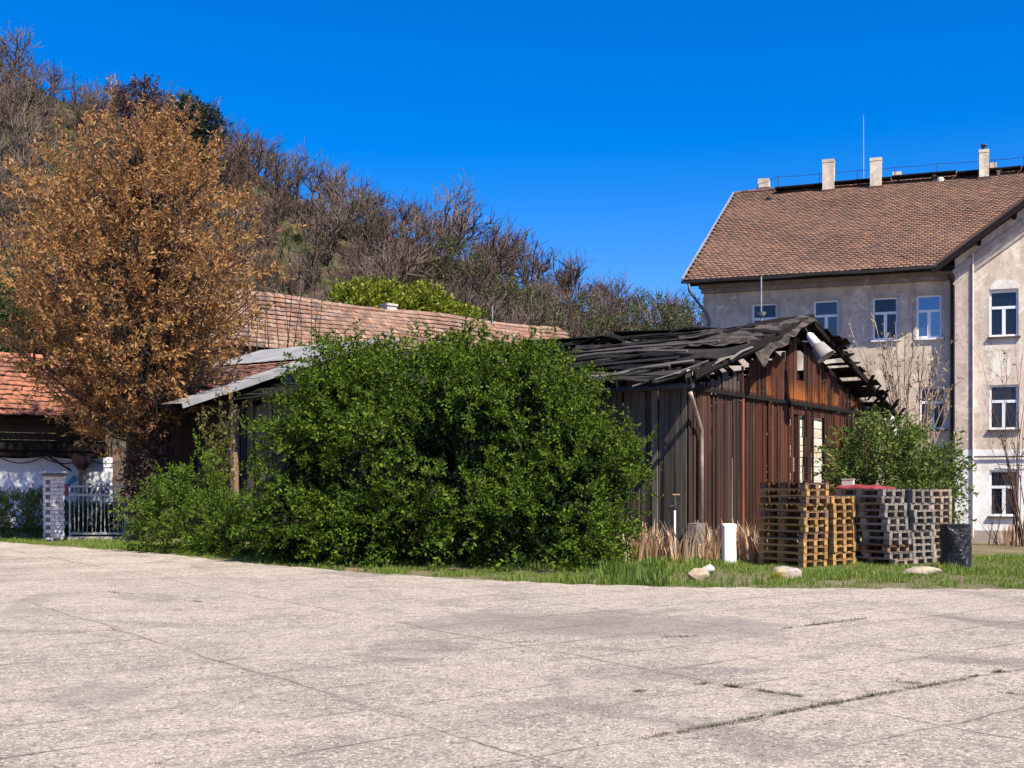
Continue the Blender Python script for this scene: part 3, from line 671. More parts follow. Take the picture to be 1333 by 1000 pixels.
    for (a, c_, n) in (((2.0, 1.0), (3.2, 9.6), .035), ((3.0, .6), (3.9, 8.4), .035), ((-.3, .3), (.4, 5.2), .03), ((.1, -.1), (-.45, 3.4), .035)):
        m = MB(); m.tube([slope_pt(a[0] + (c_[0] - a[0]) * t, a[1] + (c_[1] - a[1]) * t, .2 - .06 * math.sin(t * PI)) for t in np.linspace(0, 1, 7)], n, 5); m.build('loose_batten', mpale, ro)
    # broken right slope
    mb = MB()
    for r in range(20):
        t0 = r / 20; xr = BX + (BW - BX + .75) * t0; y = -.6 + rng.normal(0, .12)
        if .26 < t0 < .42 and rng.random() < .75: continue
        while y < BL:
            l = rng.uniform(1.2, 3.5); wd = .40 * rng.uniform(.8, 1.3)
            if rng.random() > .12:
                dz = rng.uniform(-.04, .1); drop = -.12 * max(0, (t0 - .5)) * 4 * math.exp(-max(0, y))
                z0 = ZR - p1 * (xr - BX) + dz + drop; rot = Matrix.Rotation(rng.normal(0, .04), 3, 'X') @ Matrix.Rotation(math.atan(p1) + rng.normal(0, .05), 3, 'Y')
                mb.box((xr + wd / 2, y + l / 2, z0 - p1 * wd / 2), (wd, l, .03), rot)
            y += l + rng.uniform(-.2, .15)
    for y in np.arange(-.45, BL, .95):
        mb.beam((BW + .7, y, ZE - p1 * .7 - .13), (BX, y, ZR - .13), .09, .13)
    for (x, z) in ((BX + 2.0, ZR - p1 * 2.0 + .02), (BX + 2.5, ZR - p1 * 2.5 - .05), (BX + 2.9, ZR - p1 * 2.9 - .15)):
        mb.box((x, -.25, z), (.5, .9, .05), Matrix.Rotation(rng.normal(0, .3), 3, 'Y') @ Matrix.Rotation(rng.normal(0, .25), 3, 'Z'))
    for i in range(8):
        x = BX + 4.0 + i * .42; mb.beam((x, -.75 + rng.normal(0, .1), ZR - p1 * (x - BX) - .12), (x + rng.normal(.4, .2), -.35, ZR - p1 * (x - BX) - .5 + rng.normal(0, .12)), .1, .03)
    mb.build('broken_roof', m_black_wood, b)
    # verge timbers over the gable
    mb = MB(); mb.beam((-.5, -.42, ZE - p1 * .5 - .02), (BX, -.42, ZR + .0), .06, .18); mb.beam((BX, -.42, ZR), (BW + .6, -.42, ZE - p1 * .6 - .12), .06, .2)
    mb.build('verge_board', m_black_wood, ro)
    # torn felt draped over the ridge and the verge
    V, Fq = [], []; nu, nv = 34, 22
    for i in range(nu):
        for j in range(nv):
            u = i / (nu - 1); v = j / (nv - 1); x = 2.9 + (BX - 2.9) * u; y = -.62 + 3.4 * v * (1 - .35 * vnoise(np.array(x), np.array(2.), 2, 4))
            p = slope_pt(x, y, .10 + .05 * vnoise(np.array(x * 1.5), np.array(y * 2), 2.2, 6) + .03 * vnoise(np.array(x * 5), np.array(y * 5), 2, 9))
            if v < .12: p.z -= (.12 - v) * (2.6 + 3.0 * max(0, vnoise(np.array(x * 2.2), np.array(0.), 1.6, 2))) * (1.3 if u < .45 else .5)
            V.append(tuple(p))
    for i in range(nu - 1):
        for j in range(nv - 1): Fq.append((i * nv + j, (i + 1) * nv + j, (i + 1) * nv + j + 1, i * nv + j + 1))
    k = Mat('torn_felt', .8, .2); n = k.noise(3.2, 8, .7, k.map((1, .4, 1)))
    k.col(k.mix(k.ramp(n, [(.4, 0), (.62, 1)]), (.018, .015, .013), (.10, .078, .06))).bump(n, .8, .06)
    npmesh('torn_felt', V, Fq, k.m, ro, True)
    # splintered boards hanging in the dark gap below the ridge
    for (x, z, l, w_) in ((3.55, 5.05, .5, .07), (3.9, 5.2, .4, .06), (4.5, 5.35, .35, .05), (5.3, 5.55, .4, .05)):
        mb = MB(); mb.box((x, -.2, z), (w_, .02, l), Matrix.Rotation(rng.normal(0, .12), 3, 'Y'))
        mb.build('splinter_board', m_s, b)
    # gutter hanging at the eave, its brackets, downpipe, footing
    mb = MB(); mb.tube([(-.42, -.35, 3.92), (-.42, 1.6, 3.90), (-.42, 3.0, 3.86)], .07, 8); mb.build('gutter', m_darkmetal, b)
    mb = MB(); mb.box((-.3, -.2, 4.12), (.28, .12, .2), Matrix.Rotation(.5, 3, 'Y') @ Matrix.Rotation(.3, 3, 'Z')); mb.box((-.2, -.34, 4.25), (.1, .1, .12), Matrix.Rotation(.8, 3, 'X')); mb.build('rainwater_head', flat('pale_debris', (.55, .46, .38), .8), b)
    for (p, q, r) in (((.05, -.5, 4.5), (-.6, 1.1, 3.95), .02), ((.4, -.45, 4.42), (-.35, .2, 4.2), .022), ((.9, -.5, 4.62), (-.2, -.3, 4.25), .03), ((-.3, -.2, 4.2), (-.2, -.25, 3.5), .01), ((1.4, -.48, 4.72), (.2, -.4, 4.34), .028), ((2.6, -.45, 5.05), (1.2, -.5, 4.62), .03)):
        mb = MB(); mb.tube([p, tuple((Vector(p) + Vector(q)) / 2 + Vector((0, 0, rng.normal(0, .05)))), q], r, 5)
        mb.build('splinter_board', mpale, b)
    (px_, pz), (px2, pz2) = BF.hy(896, 512, -.2), BF.hy(913, 563, -.12)
    mb = MB(); mb.tube([(px_ - .1, -.3, pz), (px_, -.28, pz - .1), (px2 - .03, -.13, pz2 + .05), (px2, -.12, pz2 - .05), (px2, -.12, .25)], .052, 9); mb.build('downpipe', flat('rusty_pipe', (.42, .31, .23), .6, .3, .2, var=.5, scale=2.5), b, True)
    mb = MB(); mb.bb(-.12, .34, -.28, -.06, -.05, .82); o = mb.build('footing', plaster('old_concrete', (.34, .30, .26), (.2, .17, .15), scale=2), b)
    # rod on the ridge
    x, z = BF.hy(991, 412, 4.5); p = at(991, 412, 33.2); lx_, ly_ = BF.loc(p.x, p.y)
    mb = MB(); mb.lathe([(.14, .12), (.10, .02), (.03, -.05), (.03, -.5)], (lx_, ly_, p.z), 10); mb.tube([(lx_, ly_, p.z), (lx_, ly_, p.z + 1.15)], .022, 6); mb.build('vent_rod', m_zinc, b)
    return b
barn()

# pale boards added just inside the gable slits, in place of a sunlit wall
def standin_board_stack():
    g0 = BF.hy(1018, 560, .06)[0]; g1 = BF.hy(1092, 560, .06)[0]
    t = thing('standin_board_stack', 'added stack of pale boards and white boxes standing in for a sunlit wall behind the gable slits', 'boards', (*BF.world(g0, .07), 0), BF.a)
    mp = wood('pale_boards', [(.62, .52, .38), (.72, .62, .48), (.55, .44, .30), (.74, .68, .58)], 'x', .4)
    mb = MB(); z = 1.0
    while z < 3.55:
        h = rng.uniform(.16, .3); x = 0
        while x < g1 - g0:
            l = rng.uniform(.7, 1.6); mb.bb(x, min(g1 - g0, x + l) - .015, rng.uniform(0, .03), .5, z, z + h - .02); x += l
        z += h
    mb.build('board', mp, t)
    mb = MB(); x = 0
    while x < g1 - g0: mb.bb(x, x + .62, 0, .5, .02, .98); x += .66
    mb.build('box', flat('white_carton', (.75, .74, .72), .7), t)
standin_board_stack()

def lamp(px, py, D, s, aim, label):
    p = at(px, py, D); t = thing('yard_lamp', label, 'lamp', tuple(p), 0, 'old lamps on the barn')
    d = Vector(aim).normalized(); rot = d.to_track_quat('Z', 'Y').to_matrix()
    m = MB(); m.lathe([(0, -.02), (.05, 0), (.11, .08), (.13, .3), (.13, .36)], (0, 0, 0), 18, rot); m.lathe([(.145, .36), (.145, .40), (.10, .44)], (0, 0, 0), 18, rot)
    m.build('lamp_housing', flat('white_enamel', (.75, .75, .76), .35, .5, var=.08), t, True).scale = (s,) * 3
    m = MB(); m.lathe([(.12, .41), (.2, .48), (.27, .86), (.29, .88), (.25, .85), (.18, .5), (.0, .46)], (0, 0, 0), 22, rot)
    m.build('lamp_shade', flat('dirty_shade', (.30, .27, .24), .55, .4, var=.3), t, True).scale = (s,) * 3
    m = MB(); m.tube([(0, 0, .0), (-.05, .12, .16), (-.12, .4, .2)], .02, 6); m.build('lamp_bracket', m_darkmetal, t).scale = (s,) * 3
lamp(1052, 434, 30.4, .92, (.48, -.3, -.78), 'large conical lamp tilted under the barn gable ridge')
lamp(1160, 541, 36.5, .75, (.05, -.1, -1), 'small white lamp hanging at the right eave of the barn')

# ---------------------------------------------------------------- pallets
PE = Vector((-.615, .788)); PF = Vector((.788, .615)); PA = math.atan2(PE.y, PE.x)
def pallet_proto(name, mat, label):
    t = thing(name, label, 'pallet', (0, 0, 0), 0)
    m = MB()
    for y, wd in ((-.345, .11), (-.175, .1), (0, .14), (.175, .1), (.345, .11)): m.bb(-.6, .6, y - wd / 2, y + wd / 2, .122, .144)
    for x in (-.53, 0, .53): m.bb(x - .07, x + .07, -.4, .4, .1, .1205)
    m.build('deck', mat, t)
    for y in (-.345, 0, .345):
        m = MB(); m.bb(-.6, .6, y - .05, y + .05, 0, .0225)
        for x in (-.53, 0, .53): m.bb(x - .07, x + .07, y - .05, y + .05, .024, .0985)
        m.build('skid', mat, t)
    return t
honey = wood('pallet_honey', [(.50, .30, .11), (.58, .37, .15), (.42, .25, .10), (.30, .17, .08)], 'x', .45)
brown = wood('pallet_brown', [(.26, .16, .10), (.33, .21, .13), (.20, .12, .08)], 'x', .6)
grey = wood('pallet_grey', [(.29, .265, .235), (.37, .34, .305), (.25, .225, .2), (.33, .275, .225)], 'x', .5)
tan = wood('pallet_tan', [(.38, .29, .22), (.45, .36, .28), (.30, .22, .17)], 'x', .5)
protos = {}
ORD = ['topmost', 'second from top', 'third from top', 'fourth from top', 'fifth from top', 'sixth from top', 'seventh from top', 'eighth from top', 'ninth from top', 'tenth from top', 'second lowest', 'bottom']
def stack(corner, n, mats, where, lean=(0, 0), seed=0, h=.1455):
    r = np.random.default_rng(seed); z = float(terr(corner.x, corner.y)) - .02; c = corner + PE * .6 + PF * .4
    for i in range(n):
        key = mats[i] if i < len(mats) else mats[-1]; mt = {'h': honey, 'b': brown, 'g': grey, 't': tan}[key]
        pos = c + PF * (lean[0] * i + r.normal(0, .018)) + PE * (lean[1] * i + r.normal(0, .018))
        o_ = n - 1 - i; word = ORD[o_] if (o_ < 10 and i > 0) else ('bottom' if i == 0 else 'second lowest')
        kw = {'h': 'honey-coloured', 'b': 'dark brown', 'g': 'weathered grey', 't': 'tan'}[key]
        lab = f'{kw} wooden pallet, {word} of the stack {where}'
        loc = (pos.x, pos.y, z); rz = PA + r.normal(0, .02)
        if key not in protos:
            protos[key] = pallet_proto('wooden_pallet', mt, lab); o = protos[key]; o.location = loc; o.rotation_euler = (0, 0, rz); o['group'] = 'wooden pallets stacked beside the barn'
        else: o = dup(protos[key], loc, rz, 1, lab, 'wooden pallets stacked beside the barn')
        if i == n - 2 and n == 12: o.rotation_euler = (0, R(1.5), rz + .06)
        z += h + r.uniform(0, .004)
    return z
A = Vector((gx(1046, 23.86), 23.86))
stack(A, 12, ['h', 'h', 'h', 'h', 'b', 'h', 'h', 'b', 'h', 'b', 'h', 'b'], 'nearest the white plastic roll', (0, -.004), 1)
stack(A + PF * .92 - PE * .05, 10, ['h'] * 10, 'squeezed between taller honey and grey stacks', (0, 0), 2)
Cc = Vector((gx(1161, 24.32), 24.32))
zc_ = stack(Cc, 11, ['t', 'g', 'b', 'g', 'g', 'g', 'g', 'g', 'g', 'g', 'g'], 'under the red cover', (-.012, .012), 3)
stack(Cc + PF * .92 + PE * .05, 11, ['g'] * 11, 'just right of the red-covered stack', (-.012, .0), 4)
stack(Cc + PF * 1.82 + PE * .15, 11, ['t'] * 11, 'behind the black wrapped drum', (-.01, .0), 5)
# red cover and small box
cc = Cc + PE * .78 + PF * .38 + PE * .12 - PF * .12
def red_cover():
    nu, nv = 28, 20; V, Fq = [], []
    for i in range(nu):
        for j in range(nv):
            u = i / (nu - 1) * 2 - 1; v = j / (nv - 1) * 2 - 1; e = max(abs(u) ** 3, abs(v) ** 3)
            z = .075 * (1 - e) ** .6 + .012 * math.sin(u * 7 + v * 3) + .012 * math.sin(v * 9 - u * 4)
            V.append((u * (.56 + .02 * math.sin(v * 5)), v * (.36 + .03 * math.sin(u * 4)), max(.0, z)))
    n = nu * nv; V += [(a, b, -.006) for a, b, c_ in V]
    for i in range(nu - 1):
        for j in range(nv - 1):
            q = (i * nv + j, (i + 1) * nv + j, (i + 1) * nv + j + 1, i * nv + j + 1); Fq += [q, tuple(a + n for a in q[::-1])]
    for i in range(nu - 1): Fq += [(i * nv, i * nv + n, (i + 1) * nv + n, (i + 1) * nv), (i * nv + nv - 1, (i + 1) * nv + nv - 1, (i + 1) * nv + nv - 1 + n, i * nv + nv - 1 + n)]
    for j in range(nv - 1): Fq += [(j, j + 1, j + 1 + n, j + n), ((nu - 1) * nv + j, (nu - 1) * nv + j + n, (nu - 1) * nv + j + 1 + n, (nu - 1) * nv + j + 1)]
    o = npmesh('plastic_cover', V, Fq, flat('faded_red', (.23, .04, .04), .7, .15, var=.3), None, True); o.location = (cc.x, cc.y, zc_ + .008); o.rotation_euler = (0, 0, PA)
    tag(o, 'faded red plastic cover lying on the grey pallet stack', 'cover')
red_cover()
m = MB(); m.bb(-.12, .12, -.09, .09, 0, .13); m.bb(-.13, .13, -.1, .1, .132, .15)
bx = m.build('small_box', flat('box_cream', (.62, .52, .42), .8)); bx.location = (cc.x + PE.x * .38, cc.y + PE.y * .38, zc_ + .075); bx.rotation_euler = (0, 0, PA + .4)
tag(bx, 'small pale lidded box on top of the red cover', 'box')

# black wrapped drum
def drum():
    p = Vector((gx(1244, 23.6), 23.6)); nu, nv = 48, 30; V, Fq = [], []
    for j in range(nv):
        for i in range(nu):
            a = 2 * PI * i / nu; z = .92 * j / (nv - 1); r = .295 + .012 * math.sin(a * 5 + z * 9) + .014 * math.sin(a * 9 - z * 17) * math.sin(z * 11) + .008 * math.sin(a * 17 + z * 29)
            V.append((r * math.cos(a), r * math.sin(a), z + .012 * math.sin(a * 3)))
    for j in range(nv - 1):
        for i in range(nu): Fq.append((j * nu + i, j * nu + (i + 1) % nu, (j + 1) * nu + (i + 1) % nu, (j + 1) * nu + i))
    t = thing('wrapped_drum', 'upright drum wrapped in crinkled black plastic beside the pallets', 'drum', (p.x, p.y, float(terr(p.x, p.y)) - .03))
    k = Mat('black_foil', .32, .5); n = k.noise(5, 5, .6, dist=1.5); k.col((.012, .012, .014)).bump(n, .9, .06)
    npmesh('wrapping', V, Fq, k.m, t, True)
    m = MB(); m.lathe([(.0, .9), (.2, .92), (.28, .915), (.295, .9)], (0, 0, .01), 40); m.build('lid', k.m, t, True)
drum()
def roll():
    p = Vector((gx(949, 24.9), 24.9)); t = thing('plastic_roll', 'white plastic roll standing upright against the barn gable', 'roll', (p.x, p.y, -.02), .4)
    mw = flat('white_plastic', (.86, .85, .83), .5, .2, var=.04)
    m = MB(); prof = []
    for z in np.linspace(0, .86, 8): prof.append((.155 + .006 * math.sin(z * 9), z))
    m.lathe(prof + [(.14, .875), (.06, .88), (.045, .84)], (0, 0, 0), 28); m.build('sheet_roll', mw, t, True)
    m = MB(); m.lathe([(.06, .0), (.06, .8), (.055, .83)], (-.11, -.05, 0), 20); m.build('loose_flap', mw, t, True)
    m = MB(); m.lathe([(.045, .3), (.045, .885), (.03, .885), (.03, .3)], (0, 0, 0), 16); m.build('core_tube', flat('card_tube', (.5, .42, .32)), t, True)
roll()
# white standpipe
def standpipe():
    p = Vector((gx(878.5, 25.6), 25.6)); t = thing('standpipe', 'thin white standpipe with a dark tap beside the barn corner', 'pipe', (p.x, p.y, -.02))
    m = MB(); m.tube([(0, 0, 0), (0, 0, 1.18)], .022, 10); m.build('pipe', m_white, t, True)
    m = MB(); m.lathe([(.035, 1.16), (.045, 1.2), (.045, 1.3), (.03, 1.36), (.02, 1.48)], (0, 0, 0), 12); m.tube([(0, 0, 1.26), (-.12, -.05, 1.24), (-.14, -.05, 1.16)], .02, 8); m.build('tap', m_darkmetal, t, True)
    m = MB(); m.box((.03, 0, 1.5), (.16, .03, .025)); m.build('tap_handle', flat('brass', (.5, .3, .18), .4, .4, .3), t)
standpipe()
def rock(px, py, size, label, cols, seed, lich=None, name='rock'):
    D = gd(py); r = np.random.default_rng(seed); nu, nv = 40, 24; V, Fq = [], []
    fd = r.normal(size=(15, 3)); fd /= np.linalg.norm(fd, axis=1, keepdims=True); facets = list(zip(fd, r.uniform(.62, 1.0, 15)))
    for j in range(nv):
        for i in range(nu):
            a = 2 * PI * i / nu; b = PI * j / (nv - 1); d = np.array([math.sin(b) * math.cos(a), math.sin(b) * math.sin(a), math.cos(b)])
            q = min(1.0 / max(1e-3, max(float(np.dot(d, fc_)) / off_ for fc_, off_ in facets)), 1.25) * (1 + .05 * vnoise(d[0] * 6 + d[2] * 3, d[1] * 6, 1.2, seed + 1))
            V.append(d * q * np.array(size))
    for j in range(nv - 1):
        for i in range(nu): Fq.append((j * nu + i, (j + 1) * nu + i, (j + 1) * nu + (i + 1) % nu, j * nu + (i + 1) % nu))
    k = Mat(label[:12] + str(seed), .9, .15); n = k.noise(7, 6, .7); c = k.mix(k.ramp(n, [(.35, 0), (.65, 1)]), *cols)
    if lich: c = k.mix(k.ramp(k.math('ADD', k.noise(5, 5), k.math('MULTIPLY', k.nd('SeparateXYZ', Vector=k.co()).outputs[0], -.9)), [(.55, 0), (.66, 1)]), c, lich)
    k.col(c).bump(n, .8, .04)
    o = npmesh(name, V, Fq, k.m, None, False); o.location = (gx(px, D), D, size[2] * .32); o.rotation_euler = (0, 0, r.uniform(0, .6)); tag(o, label, 'rock')
rock(1022, 752, (.36, .22, .17), 'pale rock with yellow lichen in front of the honey pallets', ((.26, .22, .19), (.44, .38, .33)), 3, (.45, .33, .03))
rock(908, 753, (.2, .13, .12), 'small tan rock in the grass below the concrete footing', ((.27, .20, .14), (.42, .33, .23)), 5)
rock(921, 745, (.12, .1, .13), 'smallest whitish rock in the grass near the white roll', ((.36, .33, .3), (.5, .46, .41)), 9)
rock(1196, 747, (.42, .2, .09), 'low sandy rock lying before the grey pallets', ((.28, .23, .17), (.42, .35, .27)), 7)

# ---------------------------------------------------------------- annex shed with grey and red roof
AF = Frame(gx(235, 33), 33.0, BF.a); APZ = 4.0; APS = .322; AK = 6.0
def annex():
    t = thing('lean_to_shed', 'old plank shed with sheet metal and red tile roof', 'shed', (AF.o.x, AF.o.y, 0), AF.a)
    ms = wood('annex_boards', [(.15, .135, .12), (.26, .235, .21), (.19, .17, .15), (.32, .295, .265)], 'z')
    md = wood('dark_boards', [(.045, .033, .026), (.07, .05, .04), (.055, .042, .034)], 'z')
    cx0 = AF.hy(304, 600, .15)[0]
    def rz(x): return APZ + APS * x
    m = MB(); x = cx0 + .1
    while x < 9.5:
        wd = rng.uniform(.13, .22); zt = 4.1 - abs(rng.normal(0, .04)); zt = zt if x < 4 else rz(x) - .2
        m.box((x + wd / 2, .15 + rng.normal(0, .014), zt / 2), (wd * rng.uniform(.84, .96), .028, zt), Matrix.Rotation(rng.normal(0, .006), 3, 'Y')); x += wd
    m.build('gable_boards', ms, t)
    m = MB(); y = .2
    while y < AK - 2.6: wd = rng.uniform(.15, .24); m.box((cx0 + rng.normal(0, .015), y + wd / 2, 2.15), (.03, wd * .93, 4.3 + rng.normal(0, .05))); y += wd
    x = cx0
    while x < 9: wd = rng.uniform(.2, .3); m.box((x + wd / 2, AK - 2.5, rz(x) / 2 - .1), (wd * .97, .03, rz(x) - .25)); x += wd
    m.build('side_boards', md, t)
    m = MB(); m.bb(cx0 - .16, cx0 + .04, -.03, .12, 0, rz(cx0) - .62); m.build('corner_post', wood('pink_post', [(.24, .15, .115), (.28, .18, .14)], 'z', .5), t)
    # roof
    n = Vector((-APS, 0, 1)).normalized(); up = Vector((1, 0, APS)).normalized(); L = 8.0 * math.sqrt(1 + APS ** 2)
    m = MB(); NX = 1.75; NY = .9; hx_ = up * (NX / up.x)
    for y0_, y1_, o_ in ((.35, NY, Vector((0, 0, 0))), (NY, AK, hx_)):
        a = Vector((0, y0_, APZ - .05)) + o_; vs = [a, a - o_ + up * L, a - o_ + up * L + Vector((0, y1_ - y0_, 0)), a + Vector((0, y1_ - y0_, 0))]
        m.add(vs + [p - n * .06 for p in vs], [(0, 1, 2, 3), (7, 6, 5, 4), (0, 4, 5, 1), (1, 5, 6, 2), (2, 6, 7, 3), (3, 7, 4, 0)])
    ro = m.build('roof', m_black_wood, t)
    tl = tilemat('annex_tiles', [(.22, .10, .075), (.36, .17, .13), (.15, .075, .06), (.09, .06, .05)])
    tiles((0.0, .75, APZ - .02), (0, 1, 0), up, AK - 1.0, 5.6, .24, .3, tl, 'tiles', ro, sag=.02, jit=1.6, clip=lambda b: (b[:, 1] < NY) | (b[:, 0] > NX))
    mz = flat('sheet_metal', (.27, .265, .26), .6, .2, .1, var=.25, scale=1.2)
    m = MB(); x = -.12
    while x < 8.0:                                                       # lapped metal sheets along the verge
        l = min(1.45, 8.1 - x); a = Vector((x, -.15, rz(x) + .04 + rng.normal(0, .012))); b_ = Vector((x + l + .12, -.15, rz(x + l + .12) + .03))
        wv = .72; vs = [a, b_, b_ + Vector((0, wv, .01)), a + Vector((0, wv, .01))]; lo = Vector((0, 0, -.2))
        m.add(vs + [p - n * .012 for p in vs], [(0, 1, 2, 3), (7, 6, 5, 4), (3, 7, 4, 0), (0, 4, 5, 1), (1, 5, 6, 2), (2, 6, 7, 3)])
        m.box(((a.x + b_.x) / 2, -.165, (a.z + b_.z) / 2 - .07), (l + .1, .02, .17), Matrix.Rotation(-math.atan(APS), 3, 'Y')); x += l
    m.build('verge_sheets', mz, ro)
    m = MB()
    for y in np.arange(.7, AK - .6, .8):
        a = Vector((5.5, y, rz(5.5) + .05)); b_ = Vector((8.1, y, rz(8.1) + .05)); vs = [a, b_, b_ + Vector((0, .83, 0)), a + Vector((0, .83, .015))]; m.add(vs + [p - n * .012 for p in vs], [(0, 1, 2, 3), (7, 6, 5, 4), (3, 7, 4, 0), (0, 4, 5, 1), (1, 5, 6, 2), (2, 6, 7, 3)])
    m.build('top_sheets', mz, ro)
    m = MB()
    for y in np.arange(0, AK, 1.2): m.beam((-.05 if y < 1.3 else NX, y + .2, APZ - .17 + (0 if y < 1.3 else NX * APS)), (8, y + .2, APZ + APS * 8 - .17), .09, .14)
    m.build('rafter', m_black_wood, ro)
annex()

# ---------------------------------------------------------------- left outbuilding with white banner
LF_end = at(150, 546, 42.0)
LF = Frame(LF_end.x, LF_end.y, math.atan2(.593, .805))
def outbuilding():
    t = thing('outbuilding', 'low outbuilding with bright orange tiled roof and dark timber front', 'building', (LF.o.x, LF.o.y, 0), LF.a)
    ze = LF_end.z; rise = 2.42; run = 3.46; up = Vector((0, run, rise)); WL = 16
    to = tilemat('orange_tiles', [(.34, .125, .075), (.44, .17, .10), (.25, .10, .065), (.39, .155, .09), (.20, .085, .06)], (.32, .17, .11))
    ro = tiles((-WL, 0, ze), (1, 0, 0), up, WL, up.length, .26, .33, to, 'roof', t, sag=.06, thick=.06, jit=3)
    m = MB(); m.add([(-WL, .02, ze - .03), (0, .02, ze - .03), (0, run, ze + rise - .03), (-WL, run, ze + rise - .03)], [(0, 1, 2, 3)]); m.add([(-WL, run, ze + rise), (0, run, ze + rise), (0, 2 * run, ze), (-WL, 2 * run, ze)], [(0, 1, 2, 3)])
    m.add([(-.3, 1.1, 0), (-.3, 2 * run - .2, 0), (-.3, 2 * run - .2, ze - .1), (-.3, run, ze + rise - .15), (-.3, 1.1, ze + .6)], [(0, 1, 2, 3, 4)]); m.build('gable_wall', m_black_wood, t)
    m = MB()
    for i in range(int(WL / .33)): m.tube([(-i * .33, run, ze + rise + .02 + rng.normal(0, .01)), (-i * .33 - .35, run, ze + rise + .03)], .1, 7)
    m.build('ridge_tile', to, ro)
    zt = 2.75; yw = 1.15
    mbw = wood('front_boards', [(.04, .03, .026), (.075, .055, .045), (.06, .045, .04), (.10, .075, .06)], 'x')
    m = MB(); z = zt
    while z < ze + .5: m.box((-WL / 2, yw + rng.normal(0, .02), z + .13), (WL, .03, .24)); z += .26
    m.build('front_boards', mbw, t)
    m = MB(); m.beam((-WL, .75, zt + .28), (-.1, .75, zt + .28), .14, .26); m.beam((-WL, .7, zt + .02), (-.1, .7, zt - .02), .16, .14)
    for x in np.arange(-WL + .4, 0, 1.1): m.beam((x, .05, ze - .12), (x, run, ze + rise - .14), .09, .12)
    m.build('beam', m_black_wood, t)
    px, pz = LF.hy(107, 650, .55); m = MB(); m.bb(px - .13, px + .13, .48, .7, 0, zt - .55); po = m.build('post', plaster('post_concrete', (.42, .34, .28), (.28, .22, .18), scale=2), t)
    m = MB(); m.lathe([(.14, zt - .55), (.34, zt - .3), (.36, zt - .06)], (px, .6, 0), 8); m.build('post_head', flat('rust_brown', (.13, .07, .05), .9), po)
    m = MB(); m.tube([LF_pt(60, 592, .4), LF_pt(93, 613, .45)], .035, 6); m.build('brace', mbw, t)
    m = MB(); m.bb(-WL, .2, 1.3, 1.5, 0, zt); m.build('rear_wall', m_black_wood, t)
    # banner
    b = thing('banner', 'large creased white banner hung across the outbuilding front', 'banner', (LF.o.x, LF.o.y, 0), LF.a)
    nu, nv = 90, 24; V, Fq = [], []
    for i in range(nu):
        for j in range(nv):
            u = i / (nu - 1); v = j / (nv - 1); x = -WL + (WL + .22) * u; z = .15 + (zt - .15 - .05) * v
            V.append((x, 1.02 + .03 * vnoise(np.array(x * 1.2), np.array(z * 2), 1.4, 12) + .02 * math.sin(x * 3 + z * 5), z - (.10 * abs(math.sin(x * 1.5)) if j == nv - 1 else 0)))
    for i in range(nu - 1):
        for j in range(nv - 1): Fq.append((i * nv + j, (i + 1) * nv + j, (i + 1) * nv + j + 1, i * nv + j + 1))
    k = Mat('banner_cloth', .6, .3); n = k.noise(1.6, 6, .6, dist=1.2); k.col(k.mix(n, (.80, .82, .85), (.88, .88, .90))).bump(n, .7, .12); sh = npmesh('sheet', V, Fq, k.m, b, True)
    def mk(px, py): x, z = LF.hy(px, py, .93); return x, z
    blue = flat('print_blue', (.10, .32, .50), .6); red = flat('print_red', (.62, .2, .15), .6); dk = flat('print_grey', (.05, .08, .14), .6)
    x, z = mk(96, 630); m = MB(); d = .26
    m.add([(x - d, .93, z), (x, .93, z - d * 1.25), (x + d, .93, z), (x, .93, z + d * 1.25)], [(0, 1, 2, 3)]); m.build('emblem', blue, b)
    m = MB(); m.add([(x - .2, .922, z - .1), (x + .16, .922, z + .12), (x + .2, .922, z + .02), (x - .14, .922, z - .2)], [(0, 3, 2, 1)]); m.build('emblem', flat('print_white', (.8, .8, .82)), b)
    x, z = mk(88, 637); m = MB(); m.add([(x - .1, .93, z - .25), (x + .1, .93, z - .2), (x + .08, .93, z + .2), (x - .1, .93, z + .2)], [(0, 1, 2, 3)]); m.build('emblem', red, b)
    for txt, pa, pyb, hh, mt in (('IVAS', 113, 645, .42, dk),):
        cu = bpy.data.curves.new('lettering', 'FONT'); cu.body = txt; cu.size = hh * 1.38; cu.extrude = .002; cu.offset = .022; cu.shear = .15; cu.space_character = .95
        ob = bpy.data.objects.new('lettering_source', cu); C.objects.link(ob); dg = bpy.context.evaluated_depsgraph_get()
        me = bpy.data.meshes.new_from_object(ob.evaluated_get(dg)); bpy.data.objects.remove(ob)
        x, z = mk(pa, pyb); o = link('lettering', me, mt, b); o.location = (x, .90, z); o.scale = (.72, 1, 1); o.rotation_euler = (R(90), 0, 0)
    m = MB()
    for x0 in np.arange(-WL + .2, -.6, 1.5): m.tube([(x0 + 1.5 * t_, .9, zt - .1 - .22 * math.sin(PI * t_)) for t_ in np.linspace(0, 1, 8)], .018, 4)
    m.build('tie_rope', m_darkmetal, b)
def LF_pt(px, py, y): x, z = LF.hy(px, py, y); return (x, y, z)
outbuilding()

